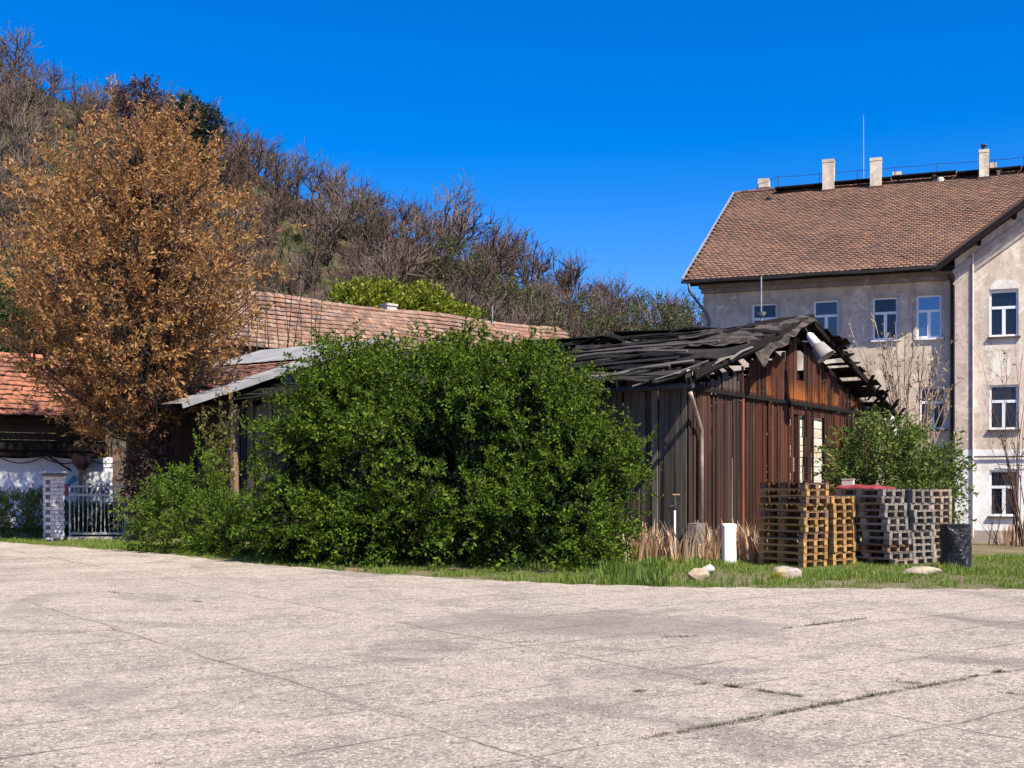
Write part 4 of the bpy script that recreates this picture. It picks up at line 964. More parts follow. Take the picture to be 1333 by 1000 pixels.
# ---------------------------------------------------------------- long tiled building behind
def longhouse():
    a = Vector((gx(340, 50), 50)); fr = Frame(a.x, a.y, math.atan2(.648, .761)); zr = CH + 240 * 50 / F
    t = thing('long_building', 'long low building behind the shed with striped pinkish tile roof', 'building', (a.x, a.y, 0), fr.a)
    mt = tilemat('pink_tiles', [(.25, .145, .10), (.34, .20, .135), (.20, .12, .09), (.38, .26, .19), (.15, .095, .075), (.30, .14, .075)], (.33, .27, .22))
    run, rise = 3.9, 2.7; x0, x1 = -4.8, 17.8
    dn = Vector((0, run, rise))
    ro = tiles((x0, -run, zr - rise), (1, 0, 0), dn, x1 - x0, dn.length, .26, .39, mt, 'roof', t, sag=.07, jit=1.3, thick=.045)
    m = MB(); m.add([(x0, -run, zr - rise - .05), (x1, -run, zr - rise - .05), (x1, 0, zr - .05), (x0, 0, zr - .05)], [(0, 1, 2, 3)]); m.add([(x0, 0, zr), (x1, 0, zr), (x1, run, zr - rise), (x0, run, zr - rise)], [(0, 1, 2, 3)]); m.build('roof_underlay', m_black_wood, ro)
    m = MB()
    for i in range(int((x1 - x0) / .36)): m.tube([(x0 + i * .36, 0, zr + .02 + rng.normal(0, .015)), (x0 + i * .36 + .38, 0, zr + .04)], .11, 6)
    m.build('ridge_tile', mt, ro)
    m = MB()
    for y0 in (-run + .5, run - .5): m.bb(x0 + .2, x1 - .2, y0 - .1, y0 + .1, 0, zr - rise + .2)
    for xx in (x0 + .3, x1 - .3): m.add([(xx, -run + .5, 0), (xx, run - .5, 0), (xx, run - .5, zr - rise + .3), (xx, 0, zr - .1), (xx, -run + .5, zr - rise + .3)], [(0, 1, 2, 3, 4)])
    m.build('wall', plaster('long_plaster', (.26, .22, .18), (.17, .145, .12)), t)
    x, z = fr.hy(507, 396, .3); m = MB(); m.bb(x - .27, x + .27, .1, .62, zr - 1, z - .1); m.bb(x - .32, x + .32, .05, .67, z - .098, z); c_ = m.build('chimney', plaster('white_chimney', (.66, .6, .54), (.45, .4, .36), scale=2), t)
    x, z = fr.hy(641, 398, -.1); m = MB(); m.tube([(x, -.1, zr - .3), (x, -.1, z)], .035, 6); m.build('roof_pole', m_zinc, t)
longhouse()

# ---------------------------------------------------------------- gate, pillar, fence
def gate():
    D = 35.0; pp = Vector((gx(70, 35.2), 35.2)); zb = -.02
    p = thing('gate_pillar', 'square white brick gate pillar with a dark stone cap', 'pillar', (pp.x, pp.y, zb), .5)
    k = Mat('white_brick', .85, .2); b = k.nd('TexBrick', Vector=k.nd('Mapping', Vector=k.nd('TexCoord').outputs['UV']).outputs[0]); 
    n = k.noise(6, 5, .7); n2 = k.noise(3, 4); k.col(k.mix(k.ramp(n, [(.55, 0), (.66, 1)]), (.72, .67, .62), (.26, .15, .12))).bump(n, .5, .03); mbk = k.m
    m = MB(); h = .115; s = .56
    for r in range(17):
        off = .0 if r % 2 else .14
        for side in range(4):
            rot = Matrix.Rotation(side * PI / 2, 3, 'Z'); x = -s / 2 + (off if side % 2 else .14 - off)
            while x < s / 2 - .02:
                l = min(.27, s / 2 - x); q = Vector((x + l / 2, -s / 2 + .06 + rng.normal(0, .004), (r + .5) * h)); m.box(rot @ q, (l - .012, .12, h - .014), rot); x += l
    o = m.build('brickwork', mbk, p); m = MB(); m.bb(-s / 2 + .015, s / 2 - .015, -s / 2 + .015, s / 2 - .015, 0, 17 * h); m.build('mortar_core', flat('mortar_dark', (.16, .13, .115), .9), p)
    m = MB(); m.bb(-.36, .36, -.36, .36, 17 * h + .002, 17 * h + .07); m.bb(-.3, .3, -.3, .3, 17 * h + .072, 17 * h + .1); m.build('cap', flat('cap_stone', (.17, .16, .13), .9), p)
    g = thing('garden_gate', 'grey metal bar gate between white pillar and steel post', 'gate', (gx(90, D), D, 0), .0)
    wd = gx(166, D) - gx(90, D); mg = flat('gate_paint', (.30, .31, .285), .6, .25, .1, var=.3)
    def z(py): return CH + (HY - py) / F * D
    m = MB(); m.bb(0, .05, -.025, .025, .1, z(634)); m.bb(wd - .1, wd - .03, -.03, .03, .1, z(633)); m.bb(.05, wd - .1, -.02, .02, z(696), z(693)); m.bb(.05, wd - .1, -.02, .02, z(646), z(643)); m.bb(.05, wd - .1, -.02, .02, z(634.5), z(632)); m.build('gate_frame', mg, g)
    nb = 12; dx = (wd - .2) / nb
    for i in range(nb):
        m = MB(); x = .1 + dx * (i + .5); m.tube([(x + rng.normal(0, .012), 0, z(693)), (x + rng.normal(0, .012), 0, z(665)), (x, 0, z(646)), (x, 0, z(633))], .015, 6); m.build('bar', mg, g)
    m = MB()
    for i in range(0, nb - 3, 2):
        x = .1 + dx * (i + .5); m.tube([(x + dx * (.5 - .5 * math.cos(t)), 0, z(632) + .12 * math.sin(t)) for t in np.linspace(0, PI, 7)], .012, 5)
    m.build('hoop', mg, g)
    ps = thing('gate_post', 'slim pale steel post at the right end of the gate', 'post', (gx(168, D), D, 0)); m = MB(); m.bb(-.045, .045, -.045, .045, -.05, z(632)); m.build('post_tube', flat('galv', (.48, .52, .54), .5, .4, .3), ps); m = MB(); m.bb(-.055, .055, -.055, .055, z(632) + .002, z(632) + .02); m.build('post_cap', m_zinc, ps)
    kb = MB(); kb.bb(0, wd, -.12, .12, -.05, .1); tag(kb.build('kerb', flat('kerb_concrete', (.36, .32, .28), .9)), 'low concrete sill under the metal bar gate', 'kerb').location = (gx(90, D), D, 0)
gate()

# ---------------------------------------------------------------- foliage tools
def sprig(npair=5, ll=.34, wl=.13, ang=52, curl=.1, jit=.25):
    tv, tf = [], []
    for i in range(npair):
        z = .1 + .8 * i / max(1, npair - 1)
        for s in (-1, 1):
            phi = (0 if i % 2 else PI / 2) + (0 if s > 0 else PI) + rng.normal(0, jit); a = R(ang) + rng.normal(0, jit * .6); l = ll * rng.uniform(.75, 1.15) * (1 - .35 * i / npair)
            o = np.array([math.cos(phi), math.sin(phi), 0]); d = o * math.sin(a) + np.array([0, 0, math.cos(a)]); sd = np.cross(d, rng.normal(size=3)); sd /= np.linalg.norm(sd)
            b = np.array([0, 0, z]); k_ = len(tv); mid = b + d * l * .5 + np.array([0, 0, curl * l]); tv += [b, mid + sd * wl * .5 * l / ll, b + d * l, mid - sd * wl * .5 * l / ll]; tf.append((k_, k_ + 1, k_ + 2, k_ + 3))
    k_ = len(tv); d = np.array([0, 0, 1.]); tv += [np.array([0, 0, .7]), np.array([wl * .5, 0, .9]), np.array([0, 0, 1.15]), np.array([-wl * .5, 0, .9])]; tf.append((k_, k_ + 1, k_ + 2, k_ + 3))
    return np.array(tv), np.array(tf)
def blob_points(blobs, n, lo=.72, hi=1.08, zmin=.05, inside=.86, ground=None):
    cs = np.array([b[0] for b in blobs], dtype=float); rs = np.array([b[1] for b in blobs], dtype=float); ar = (rs.prod(1)) ** (2 / 3); pr = ar / ar.sum()
    out_p, out_d = [], []; got = 0
    while got < n:
        m = n * 2; i = rng.choice(len(blobs), m, p=pr); d = rng.normal(size=(m, 3)); d /= np.linalg.norm(d, axis=1, keepdims=True)
        lump = 1 + .10 * np.sin(d[:, 0] * 7 + i) * np.sin(d[:, 2] * 6 + 2 * i) + .07 * np.sin(d[:, 1] * 11 + d[:, 2] * 13 + i)
        t = rng.uniform(lo ** 2, hi ** 2, m) ** .5 * lump; p = cs[i] + d * rs[i] * t[:, None]
        ok = p[:, 2] > zmin
        for j in range(len(blobs)):
            q = (((p - cs[j]) / rs[j]) ** 2).sum(1) ** .5; ok &= (q > inside) | (i == j)
        out_p.append(p[ok]); out_d.append(d[ok]); got += ok.sum()
    return np.concatenate(out_p)[:n], np.concatenate(out_d)[:n]
def foliage(name, pos, dirs, size, mat, parent, up=.5, noise=.45, npair=5, nvar=5, **kw):
    d = dirs * .7 + np.array([0, 0, up]) + rng.normal(0, noise, dirs.shape); parts = []; g = rng.integers(0, nvar, len(pos)); s = size * rng.uniform(.6, 1.35, len(pos))
    for i in range(nvar):
        q = g == i
        if q.sum(): tv, tf = sprig(npair, **kw); parts.append(scatter(tv, tf, pos[q], frames(d[q]), s[q]))
    return npmesh(name, *join(parts), mat, parent)
def branchlet(L=1.0, n=7, droop=.5, npair=4, sl=.42, **kw):
    parts = []; 
    for i in range(n):
        u = .25 + .75 * i / (n - 1); p = np.array([droop * u * u * .6, 0, u]) * L + rng.normal(0, .05, 3); d = np.array([droop * u * 1.1, 0, 1.0 - .2 * u])
        a = rng.choice([-1, 1]) * rng.uniform(.3, 1.0) * (1 - u * .6); d = d + np.array([rng.normal(0, .25) - .15, a, 0]); tv, tf = sprig(npair, **kw); V, Fc = scatter(tv, tf, p[None], frames(d[None]), np.array([sl * rng.uniform(.8, 1.2) * (1.1 - .35 * u)])); parts.append((V, Fc))
    return join(parts)
def frames_down(d):
    d = d / np.linalg.norm(d, axis=1, keepdims=True); g = np.array([0, 0, -1.0]) + rng.normal(0, .25, d.shape); x = g - (g * d).sum(1, keepdims=True) * d; x /= np.linalg.norm(x, axis=1, keepdims=True) + 1e-9
    return np.stack([x, np.cross(d, x), d], axis=2)
def lush(name, pos, dirs, size, mat, parent, up=.35, noise=.3, nvar=7, **kw):
    d = dirs + np.array([0, 0, up]) + rng.normal(0, noise, dirs.shape); parts = []; g = rng.integers(0, nvar, len(pos)); s = size * rng.uniform(.65, 1.3, len(pos))
    for i in range(nvar):
        q = g == i
        if q.sum(): tv, tf = branchlet(**kw); parts.append(scatter(tv, tf, pos[q], frames_down(d[q]), s[q]))
    return npmesh(name, *join(parts), mat, parent)
def stems(name, root, targets, r0, mat, parent, n=4):
    m = MB()
    for tgt in targets:
        a = Vector(root) + Vector((rng.normal(0, .25), rng.normal(0, .15), 0)); b = Vector(tgt); mid = a.lerp(b, .5) + Vector((rng.normal(0, .15), rng.normal(0, .15), .25)); m.tube([a, a.lerp(mid, .6), mid, b], [r0, r0 * .8, r0 * .6, r0 * .25], n)
    return m.build(name, mat, parent)

# big dark bush in front of the barn
m_yew = leafmat('bush_leaf', [(.014, .030, .004), (.036, .072, .006), (.072, .125, .009), (.14, .20, .015), (.045, .088, .007), (.09, .145, .012)], .2, .6, .15)
def blob(px, py, rxp, rzp, D, ry): p = at(px, py, D); return ((p.x, p.y, p.z), (rxp / F * D, ry, rzp / F * D))
def big_bush():
    B = [blob(600, 605, 150, 124, 25.4, 1.7), blob(480, 610, 105, 128, 26.6, 1.6), blob(690, 590, 88, 95, 25.2, 1.3), blob(415, 650, 58, 92, 26.2, 1.2), blob(368, 690, 32, 50, 26.4, .8),
         blob(560, 505, 66, 50, 26.6, 1.0), blob(630, 510, 58, 44, 26.4, 1.0), blob(472, 515, 45, 44, 27.2, .9), blob(735, 640, 72, 88, 24.4, 1.0), blob(778, 640, 36, 62, 24.8, .7), blob(735, 545, 40, 40, 25.2, .7), blob(690, 692, 98, 52, 23.6, .9), blob(450, 505, 42, 40, 27.0, .9), blob(682, 505, 42, 42, 26.0, .9), blob(405, 575, 42, 50, 26.8, .9), blob(530, 690, 115, 50, 24.9, 1.0), blob(430, 700, 68, 42, 25.6, .8)]
    t = thing('large_bush', 'huge dense dark green bush covering the front of the barn', 'bush', (gx(580, 25), 25.6, 0)); o = np.array(t.location)
    p, d = blob_points(B, 3000, .66, 1.04, inside=.8); kq = vnoise(p[:, 0] * 2.2 + p[:, 1], p[:, 2] * 2.6, 1.3, 31) > -.20; p, d = p[kq], d[kq]; lush('foliage', p - o, d, .62, m_yew, t, .25, .28, 8, n=6, npair=4, sl=.46, ll=.40, wl=.19)
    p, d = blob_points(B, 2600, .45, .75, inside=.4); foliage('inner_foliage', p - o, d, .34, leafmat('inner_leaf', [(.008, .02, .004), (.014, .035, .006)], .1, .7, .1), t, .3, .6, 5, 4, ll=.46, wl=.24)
    top = [at(px, py, D) for px, py, D in ((432, 458, 27), (545, 450, 26.6), (590, 450, 26.6), (665, 456, 26), (712, 470, 25.6), (828, 610, 24.2), (822, 570, 24.5), (345, 552, 26.5), (770, 515, 25.2), (330, 600, 26.4), (410, 470, 27))]
    P, Dd = [], []
    for q in top:
        for _ in range(26): P.append((q.x + rng.normal(0, .22), q.y + rng.normal(0, .2), q.z - abs(rng.normal(0, .35)))); Dd.append((rng.normal(0, .4), rng.normal(0, .4), 1))
    foliage('shoots', np.array(P) - o, np.array(Dd), .26, m_yew, t, .6, .3, 6, 4, ll=.34, wl=.14)
    q_, e_ = blob_points(B, 250, .98, 1.08, zmin=.6, inside=.9); P, Dd = [], []
    for a_, n_ in zip(q_, e_):
        dv = n_ * .8 + np.array([0, 0, .7]) + rng.normal(0, .3, 3); dv /= np.linalg.norm(dv); L_ = rng.uniform(.35, .75)
        for u in np.linspace(0, 1, 9): P.append(a_ + dv * L_ * u + rng.normal(0, .025, 3)); Dd.append(dv + rng.normal(0, .35, 3))
    foliage('shoots', np.array(P) - o, np.array(Dd), .20, m_yew, t, .1, .3, 4, 4, ll=.5, wl=.2)
    stems('stem', (0, .6, 0), [Vector(b[0]) - t.location for b in B], .06, m_bark, t)
big_bush()
m_light = leafmat('light_leaf', [(.04, .08, .010), (.075, .135, .014), (.12, .19, .02), (.055, .11, .012), (.16, .21, .03)], .3, .6, .15)
def light_bush():
    B = [blob(234, 678, 42, 38, 29.5, .9), blob(270, 688, 38, 30, 29.2, .8), blob(252, 632, 16, 34, 29.6, .35), blob(214, 696, 26, 22, 29.6, .6), blob(308, 708, 36, 18, 28.4, .7)]
    t = thing('light_green_bush', 'loose light green bush between the gate and the huge dark bush', 'bush', (gx(250, 29.5), 29.8, 0)); o = np.array(t.location)
    p, d = blob_points(B, 430, .4, .95); lush('foliage', p - o, d, .56, m_light, t, .5, .35, 6, n=6, npair=4, sl=.46, ll=.42, wl=.19); stems('stem', (0, .2, 0), [Vector(b[0]) - t.location for b in B], .035, m_bark, t)
light_bush()
m_olive = leafmat('olive_leaf', [(.12, .13, .025), (.18, .17, .03), (.09, .11, .02), (.22, .18, .05)], .35)
def sapling(label, tips, base, mat, n, size, name='sapling'):
    t = thing(name, label, 'sapling', tuple(base)); o = Vector(base); m = MB(); P, Dd = [], []
    for q in tips:
        pts = [Vector((rng.normal(0, .05), 0, 0)), (q - o) * .5 + Vector((rng.normal(0, .12), rng.normal(0, .1), .1)), q - o]; m.tube(pts, [.025, .018, .006], 5)
        for _ in range(n):
            u = rng.uniform(.3, 1); a = pts[1].lerp(pts[2], (u - .5) * 2) if u > .5 else pts[0].lerp(pts[1], u * 2); P.append(a + Vector(rng.normal(0, .12, 3))); Dd.append(rng.normal(0, .5, 3) + np.array([0, 0, .5]))
    m.build('stem', m_bark, t); foliage('foliage', np.array(P), np.array(Dd), size, mat, t, .2, .3, 3, 4, ll=.5, wl=.26)
sapling('thin sapling with olive yellow leaves beside the annex corner post', [at(px, py, 30.6) for px, py in ((262, 540), (285, 522), (302, 515), (278, 560), (296, 550), (290, 600), (312, 532))], (gx(282, 30.6), 30.6, 0), m_olive, 42, .2)

def shrub_right():
    B = [blob(1150, 598, 34, 36, 28.5, .7), blob(1188, 620, 40, 34, 28.5, .7), blob(1130, 630, 36, 45, 28.2, .7), blob(1165, 660, 60, 50, 28.5, .8)]
    t = thing('green_shrub', 'spiky green shrub growing behind the pallets by the house', 'shrub', (gx(1170, 28.5), 28.7, float(terr(9.6, 28.6)))); o = np.array(t.location)
    mt = leafmat('shrub_leaf', [(.03, .07, .010), (.06, .11, .015), (.12, .17, .03), (.24, .26, .08), (.045, .085, .012)], .25, .6, .15)
    p, d = blob_points(B, 340, .3, .9); lush('foliage', p - o, d, .62, mt, t, .6, .4, 6, npair=4, sl=.56, ll=.46, wl=.15); stems('stem', (0, 0, 0), [Vector(b[0]) - t.location for b in B], .03, m_bark, t)
    tips = [at(px, py, 28.5) for px, py in ((1110, 560), (1128, 552), (1250, 605), (1240, 590), (1105, 600), (1180, 560))]
    m = MB(); P, Dd = [], []
    for q in tips:
        b = q - t.location; a = Vector((b.x * .3, 0, 1.0)); m.tube([a, a.lerp(b, .5) + Vector((0, 0, .06)), b], [.02, .014, .006], 4)
        for _ in range(26): u = rng.uniform(.3, 1); P.append(a.lerp(b, u) + Vector(rng.normal(0, .07, 3))); Dd.append(np.array((b - a).normalized()) + rng.normal(0, .4, 3))
    m.build('twig', m_bark, t); foliage('shoots', np.array(P), np.array(Dd), .24, mt, t, .2, .2, 4, 4, ll=.4, wl=.13)
shrub_right()
def hedge(label, x0p, x1p, top, D, n):
    xa, xb = gx(x0p, D), gx(x1p, D); B = []
    zt = CH + (HY - top) / F * D; k_ = max(2, int((xb - xa) / .6))
    for i in range(k_ + 1): x = xa + (xb - xa) * i / k_; B.append(((x, D, zt * .5), (.5, .4, zt * .52 * rng.uniform(.92, 1.08))))
    t = thing('hedge', label, 'hedge', ((xa + xb) / 2, D, 0)); o = np.array(t.location); p, d = blob_points(B, n, .6, 1.05); foliage('foliage', p - o, d, .2, leafmat('hedge_leaf' + str(x0p), [(.05, .09, .018), (.09, .15, .03), (.15, .19, .05), (.07, .115, .025)], .25), t, .5, .5, 4, 4, ll=.42, wl=.17); stems('stem', (0, 0, 0), [Vector(b[0]) - t.location for b in B], .02, m_bark, t)
hedge('low shaggy green hedge left of the white brick pillar', -45, 54, 642, 36.2, 2200)
hedge('dark clipped hedge seen through the bars of the gate', 86, 152, 658, 38.6, 1500)
# dry grass
def drygrass():
    P = []
    for px, D, n, sp in ((842, 25.6, 10, .24), (860, 25.8, 5, .22), (922, 26.2, 5, .14), (972, 26.6, 18, .24), (986, 25.8, 8, .15), (1300, 40.6, 3, .5)):
        for _ in range(n): P.append((gx(px, D) + rng.normal(0, sp), D + rng.normal(0, .15), float(terr(gx(px, D), D)) - .03))
    P = np.array(P); parts = []
    for i in range(4):
        tv, tf = tuft(14, .25, .5); q = np.arange(len(P)) % 4 == i; parts.append(scatter(tv, tf, P[q], zframes(q.sum()), rng.uniform(.45, 1.05, q.sum())))
    V, Fc = join(parts); tag(npmesh('dry_grass', V, Fc, leafmat('straw', [(.50, .34, .20), (.66, .47, .30), (.38, .25, .15)], .3)), 'tall dry straw-coloured grass at the foot of the barn', 'grass', kind='stuff')
drygrass()

# ---------------------------------------------------------------- trees
def branches(r, base, d, L, rad, lvl, maxl, out, nch, spread=.55, upb=.25, wob=.25, minr=.012):
    d = np.array(d, float); d /= np.linalg.norm(d); pts = [np.array(base, float)]; n = 4 if lvl < 2 else 3
    for i in range(n): d = d + r.normal(0, wob / n ** .5, 3) + np.array([0, 0, upb / n]); d /= np.linalg.norm(d); pts.append(pts[-1] + d * L / n)
    rr = [max(minr, rad * (1 - .5 * i / n)) for i in range(n + 1)]; out.append((lvl, pts, rr))
    if lvl >= maxl: return
    for i in range(nch[min(lvl, len(nch) - 1)]):
        t = r.uniform(.35, 1) if lvl else r.uniform(.3, 1); f = t * n; j = min(n - 1, int(f)); p = pts[j] + (pts[j + 1] - pts[j]) * (f - j)
        a = r.normal(size=3); a -= a.dot(d) * d; a /= np.linalg.norm(a) + 1e-9; nd = d * (1 - spread * .5) + a * spread * r.uniform(.7, 1.3)
        branches(r, p, nd, L * r.uniform(.5, .75), rad * .58, lvl + 1, maxl, out, nch, spread, upb, wob, minr)
def tubes(out, sel, sides):
    m = MB()
    for lvl, pts, rr in out:
        if sel(lvl): m.tube(pts, rr, sides(lvl), False)
    return m
m_twig = flat('twig_bark', (.085, .058, .044), .9, .1, scale=2); m_twig2 = flat('grey_twig_bark', (.145, .105, .082), .9, .1, scale=2)
def bare_proto(seed, h, name, label, group, matt, matc, nch=(8, 5, 4), lean=0):
    r = np.random.default_rng(seed); out = []; nst = r.integers(1, 3)
    for i in range(nst): branches(r, (r.normal(0, .15), r.normal(0, .15), -.4), (r.normal(0, .16) + lean, r.normal(0, .14), 1), h * .62, .027 * h * r.uniform(.7, 1), 0, 3, out, nch, .60, .36, .30, .017)
    t = thing(name, label, 'tree', group=group)
    tubes(out, lambda l: l < 2, lambda l: 5).build('trunk', matt, t, True); tubes(out, lambda l: l >= 2, lambda l: 3).build('crown', matc, t)
    return t
RPX = np.array([-150, 0, 100, 200, 300, 400, 500, 600, 700, 800, 900, 1000, 1200, 1500]); RPY = np.array([60, 98, 132, 165, 208, 257, 301, 338, 380, 414, 440, 474, 520, 560])
HD0, HD1 = 70., 126.
def hillz(x, y):
    px = CX + x / y * F; zr = CH + (HY - np.interp(px, RPX, RPY)) / F * HD1
    t = np.clip((y - HD0) / (HD1 - HD0), 0, None); tt = np.where(t < 1, t ** .92, 1 + .12 * (t - 1)); return zr * tt - .3
def hill():
    px = np.linspace(-150, 1500, 90); ys = np.concatenate([np.linspace(62, 130, 34), np.linspace(140, 260, 7)]); P, Y = np.meshgrid(px, ys); X = (P - CX) / F * Y
    X = X + np.where(Y > 130, 0, 0); Z = np.where(Y < HD0, -.5, hillz(X, Y)) + .5 * vnoise(X * .2, Y * .2, 1.2, 4) * (Y > HD0)
    ii = np.arange(P.size).reshape(P.shape); k = Mat('hillside', .95, .1); n = k.noise(.12, 6, .65); n2 = k.noise(1.1, 6, .7)
    c = k.mix(k.ramp(n2, [(.35, 0), (.65, 1)]), (.045, .032, .025), (.13, .088, .062)); c = k.mix(k.math('MULTIPLY', k.ramp(n, [(.47, 0), (.58, 1)]), .85), c, (.06, .085, .024)); k.col(c).bump(n2, .8, .4)
    tag(npmesh('hill', np.stack([X, Y, Z], -1).reshape(-1, 3), np.stack([ii[:-1, :-1], ii[:-1, 1:], ii[1:, 1:], ii[1:, :-1]], -1), k.m, None, True), kind='structure')
hill()
def wood_on_hill():
    grp = 'bare trees of the wooded hillside'; gen = 'leafless brown tree within the dense wood covering the hillside'
    pr = []
    for i in range(8): pr.append(bare_proto(100 + i, 5.0, 'bare_tree', gen, grp, m_twig if i % 3 else m_greybark, m_twig if i % 2 else m_twig2))
    used = [False] * 8; r = np.random.default_rng(5); n = 0
    def put(px, D, s, label=None):
        i = r.integers(0, 8); x = gx(px, D); z = float(hillz(np.array(x), np.array(D)))
        if used[i]: o = dup(pr[i], (x, D, z), r.uniform(0, 6.28), s, label, grp)
        else: o = pr[i]; used[i] = True; o.location = (x, D, z); o.rotation_euler = (0, 0, r.uniform(0, 6.28)); o.scale = (s, s, s)
        if label: o['label'] = label; del o['group']
        return o
    tries = 0; pts = []
    while n < 235 and tries < 14000:
        tries += 1; D = r.uniform(76, 126); px = r.uniform(-70, 960) if r.random() < .6 else r.uniform(-70, 520); x = gx(px, D)
        z = float(hillz(np.array(x), np.array(D))); top = HY - (z + 6 - CH) / D * F
        if top > 425 or (px > 880 and D < 110): continue
        if any((x - a) ** 2 + (D - b) ** 2 < 7.5 for a, b in pts): continue
        pts.append((x, D)); put(px, D, r.uniform(.8, 1.3) * (1 if px < 700 else .85)); n += 1
    for px, D, s, lab in ((582, 116, 1.75, 'tall forked bare tree standing highest above the mid slope skyline'), (632, 114, 1.5, 'bare round-crowned tree on the skyline right of the tall forked one'), (742, 116, 1.5, 'lone spreading bare tree on the lower skyline left of the roof house'),
                          (855, 106, 1.3, 'thin bare tree at the foot of the skyline near the old house'), (690, 114, 1.4, 'slender bare tree on the lower skyline above the long roof'), (470, 120, 1.4, 'bare leaning tree on the skyline above the green slope patch'), (905, 104, 1.0, 'small twiggy bare tree beside the old house gutter')):
        put(px, D, s, lab)
    # brush between the trees
    N = 4600; D = rng.uniform(74, 128, N); px = rng.uniform(-80, 1000, N); x = (px - CX) / F * D; P = np.stack([x, D, hillz(x, D) - .1], -1); parts = []
    for i in range(4):
        tv, tf = tuft(16, .7, .8); tv[:, :2] *= 1.2; q = np.arange(N) % 4 == i; parts.append(scatter(tv, tf, P[q], zframes(q.sum()), rng.uniform(.3, 1.1, q.sum())))
    tag(npmesh('brushwood', *join(parts), leafmat('brush', [(.055, .034, .022), (.085, .055, .036), (.035, .024, .017), (.11, .07, .05), (.05, .075, .018), (.07, .085, .024)], .15)), 'tangled brown brushwood between the trees of the hillside', 'undergrowth', kind='stuff')
wood_on_hill()
def leafy(name, label, cat, blobs, n, size, mat, base, trunk=.12, **kw):
    t = thing(name, label, cat, tuple(base)); o = np.array(base, float); p, d = blob_points(blobs, n, kw.pop('lo', .5), 1.08, zmin=base[2]); foliage('crown', p - o, d, size, mat, t, .4, .6, kw.pop('npair', 4), 5, **kw)
    m = MB(); top = max(b[0][2] for b in blobs) - base[2]; m.tube([(0, 0, -.3), (.1, 0, top * .5), (0, 0, top)], [trunk, trunk * .7, trunk * .2], 7)
    for b in blobs: m.tube([(0, 0, top * .3), tuple((np.array(b[0]) - o) * np.array([.6, .6, .9])), tuple(np.array(b[0]) - o)], [trunk * .5, trunk * .35, trunk * .1], 5)
    m.build('trunk', m_bark, t); return t
m_lime = leafmat('lime_leaf', [(.11, .15, .010), (.19, .22, .015), (.27, .29, .022), (.06, .09, .008)], .3)
leafy('lime_green_tree', 'bright yellow-green leafy tree rising behind the long tiled roof', 'tree', [blob(482, 408, 40, 32, 64, 2.0), blob(540, 416, 50, 32, 64, 2.0), blob(585, 426, 36, 22, 64, 1.6), blob(462, 398, 22, 20, 64, 1.3), blob(505, 396, 24, 18, 64, 1.2), blob(520, 444, 95, 36, 64, 2.0), blob(558, 396, 14, 12, 64, .8), blob(482, 384, 14, 11, 64, .8)], 4200, .62, m_lime, (gx(520, 64), 64, 0), .2, ll=.42, wl=.2)
m_pine = leafmat('pine_needle', [(.010, .018, .012), (.018, .03, .018), (.028, .042, .022)], .1, .6)
D_ = 108.; zz = float(hillz(np.array(gx(258, D_)), np.array(D_)))
leafy('dark_pine', 'dark blackish pine on the skyline right of the brown tree', 'tree', [blob(243, 145, 14, 16, D_, 1), blob(262, 160, 24, 18, D_, 1.4), blob(268, 180, 18, 16, D_, 1.2), blob(240, 172, 16, 16, D_, 1), blob(252, 200, 22, 20, D_, 1.2)], 700, .8, m_pine, (gx(258, D_), D_, zz), .18, ll=.5, wl=.16, npair=6)
leafy('dark_pine', 'dark treetop peeping just above the brown tree crown', 'tree', [blob(190, 122, 14, 18, D_, 1), blob(170, 132, 20, 16, D_, 1), blob(185, 155, 25, 20, D_, 1.2)], 420, .7, leafmat('russet_needle', [(.03, .02, .025), (.06, .03, .03), (.09, .045, .03)], .1), (gx(188, D_), D_, float(hillz(np.array(gx(188, D_)), np.array(D_)))), .18, ll=.5, wl=.16, npair=5)
m_ever = leafmat('evergreen_leaf', [(.02, .045, .01), (.035, .07, .012), (.06, .10, .02), (.025, .05, .012)], .2)
leafy('evergreen_tree', 'dark evergreen tree behind the orange roof at the left edge', 'tree', [blob(20, 440, 60, 55, 54, 2), blob(85, 445, 40, 45, 54, 1.6), blob(-30, 420, 45, 70, 54, 2), blob(120, 455, 40, 40, 54, 1.5)], 3600, .5, m_ever, (gx(30, 54), 54, 0), .2, ll=.42, wl=.2)
def hill_shrubs():
    labs = {0: 'green ivy-clad bush on the slope below the leaning bare tree', 1: 'dull green bush mid slope under the tall forked tree', 2: 'green bush at the left picture edge below the ridge', 3: 'green bush low on the slope above the barn roof', 4: 'small green bush beside the old house on the low horizon', 5: 'green bush at hill foot just left of the old house', 6: 'faint green bush between bare trunks left of centre'}
    for i, (px, py, D, rp) in enumerate(((463, 285, 112, 26), (588, 335, 106, 28), (8, 210, 110, 26), (740, 415, 95, 40), (838, 410, 96, 34), (905, 415, 92, 30), (660, 385, 100, 30))):
        p = at(px, py, D); z = float(hillz(np.array(p.x), np.array(D))); rr = rp / F * D
        leafy('slope_bush', labs[i], 'bush', [((p.x, D, p.z), (rr, rr * .8, rr * .8)), ((p.x + rr * .8, D, p.z - rr * .4), (rr * .8, rr * .7, rr * .6)), ((p.x - rr * .6, D, p.z - rr * .5), (rr * .7, rr * .6, rr * .6))], 330, .5, leafmat('slope_leaf%d' % i, [(.045, .07, .016), (.07, .10, .022), (.10, .13, .03), (.06, .05, .03)], .25), (p.x, D, min(z, p.z - rr)), .1, ll=.45, wl=.22)
hill_shrubs()

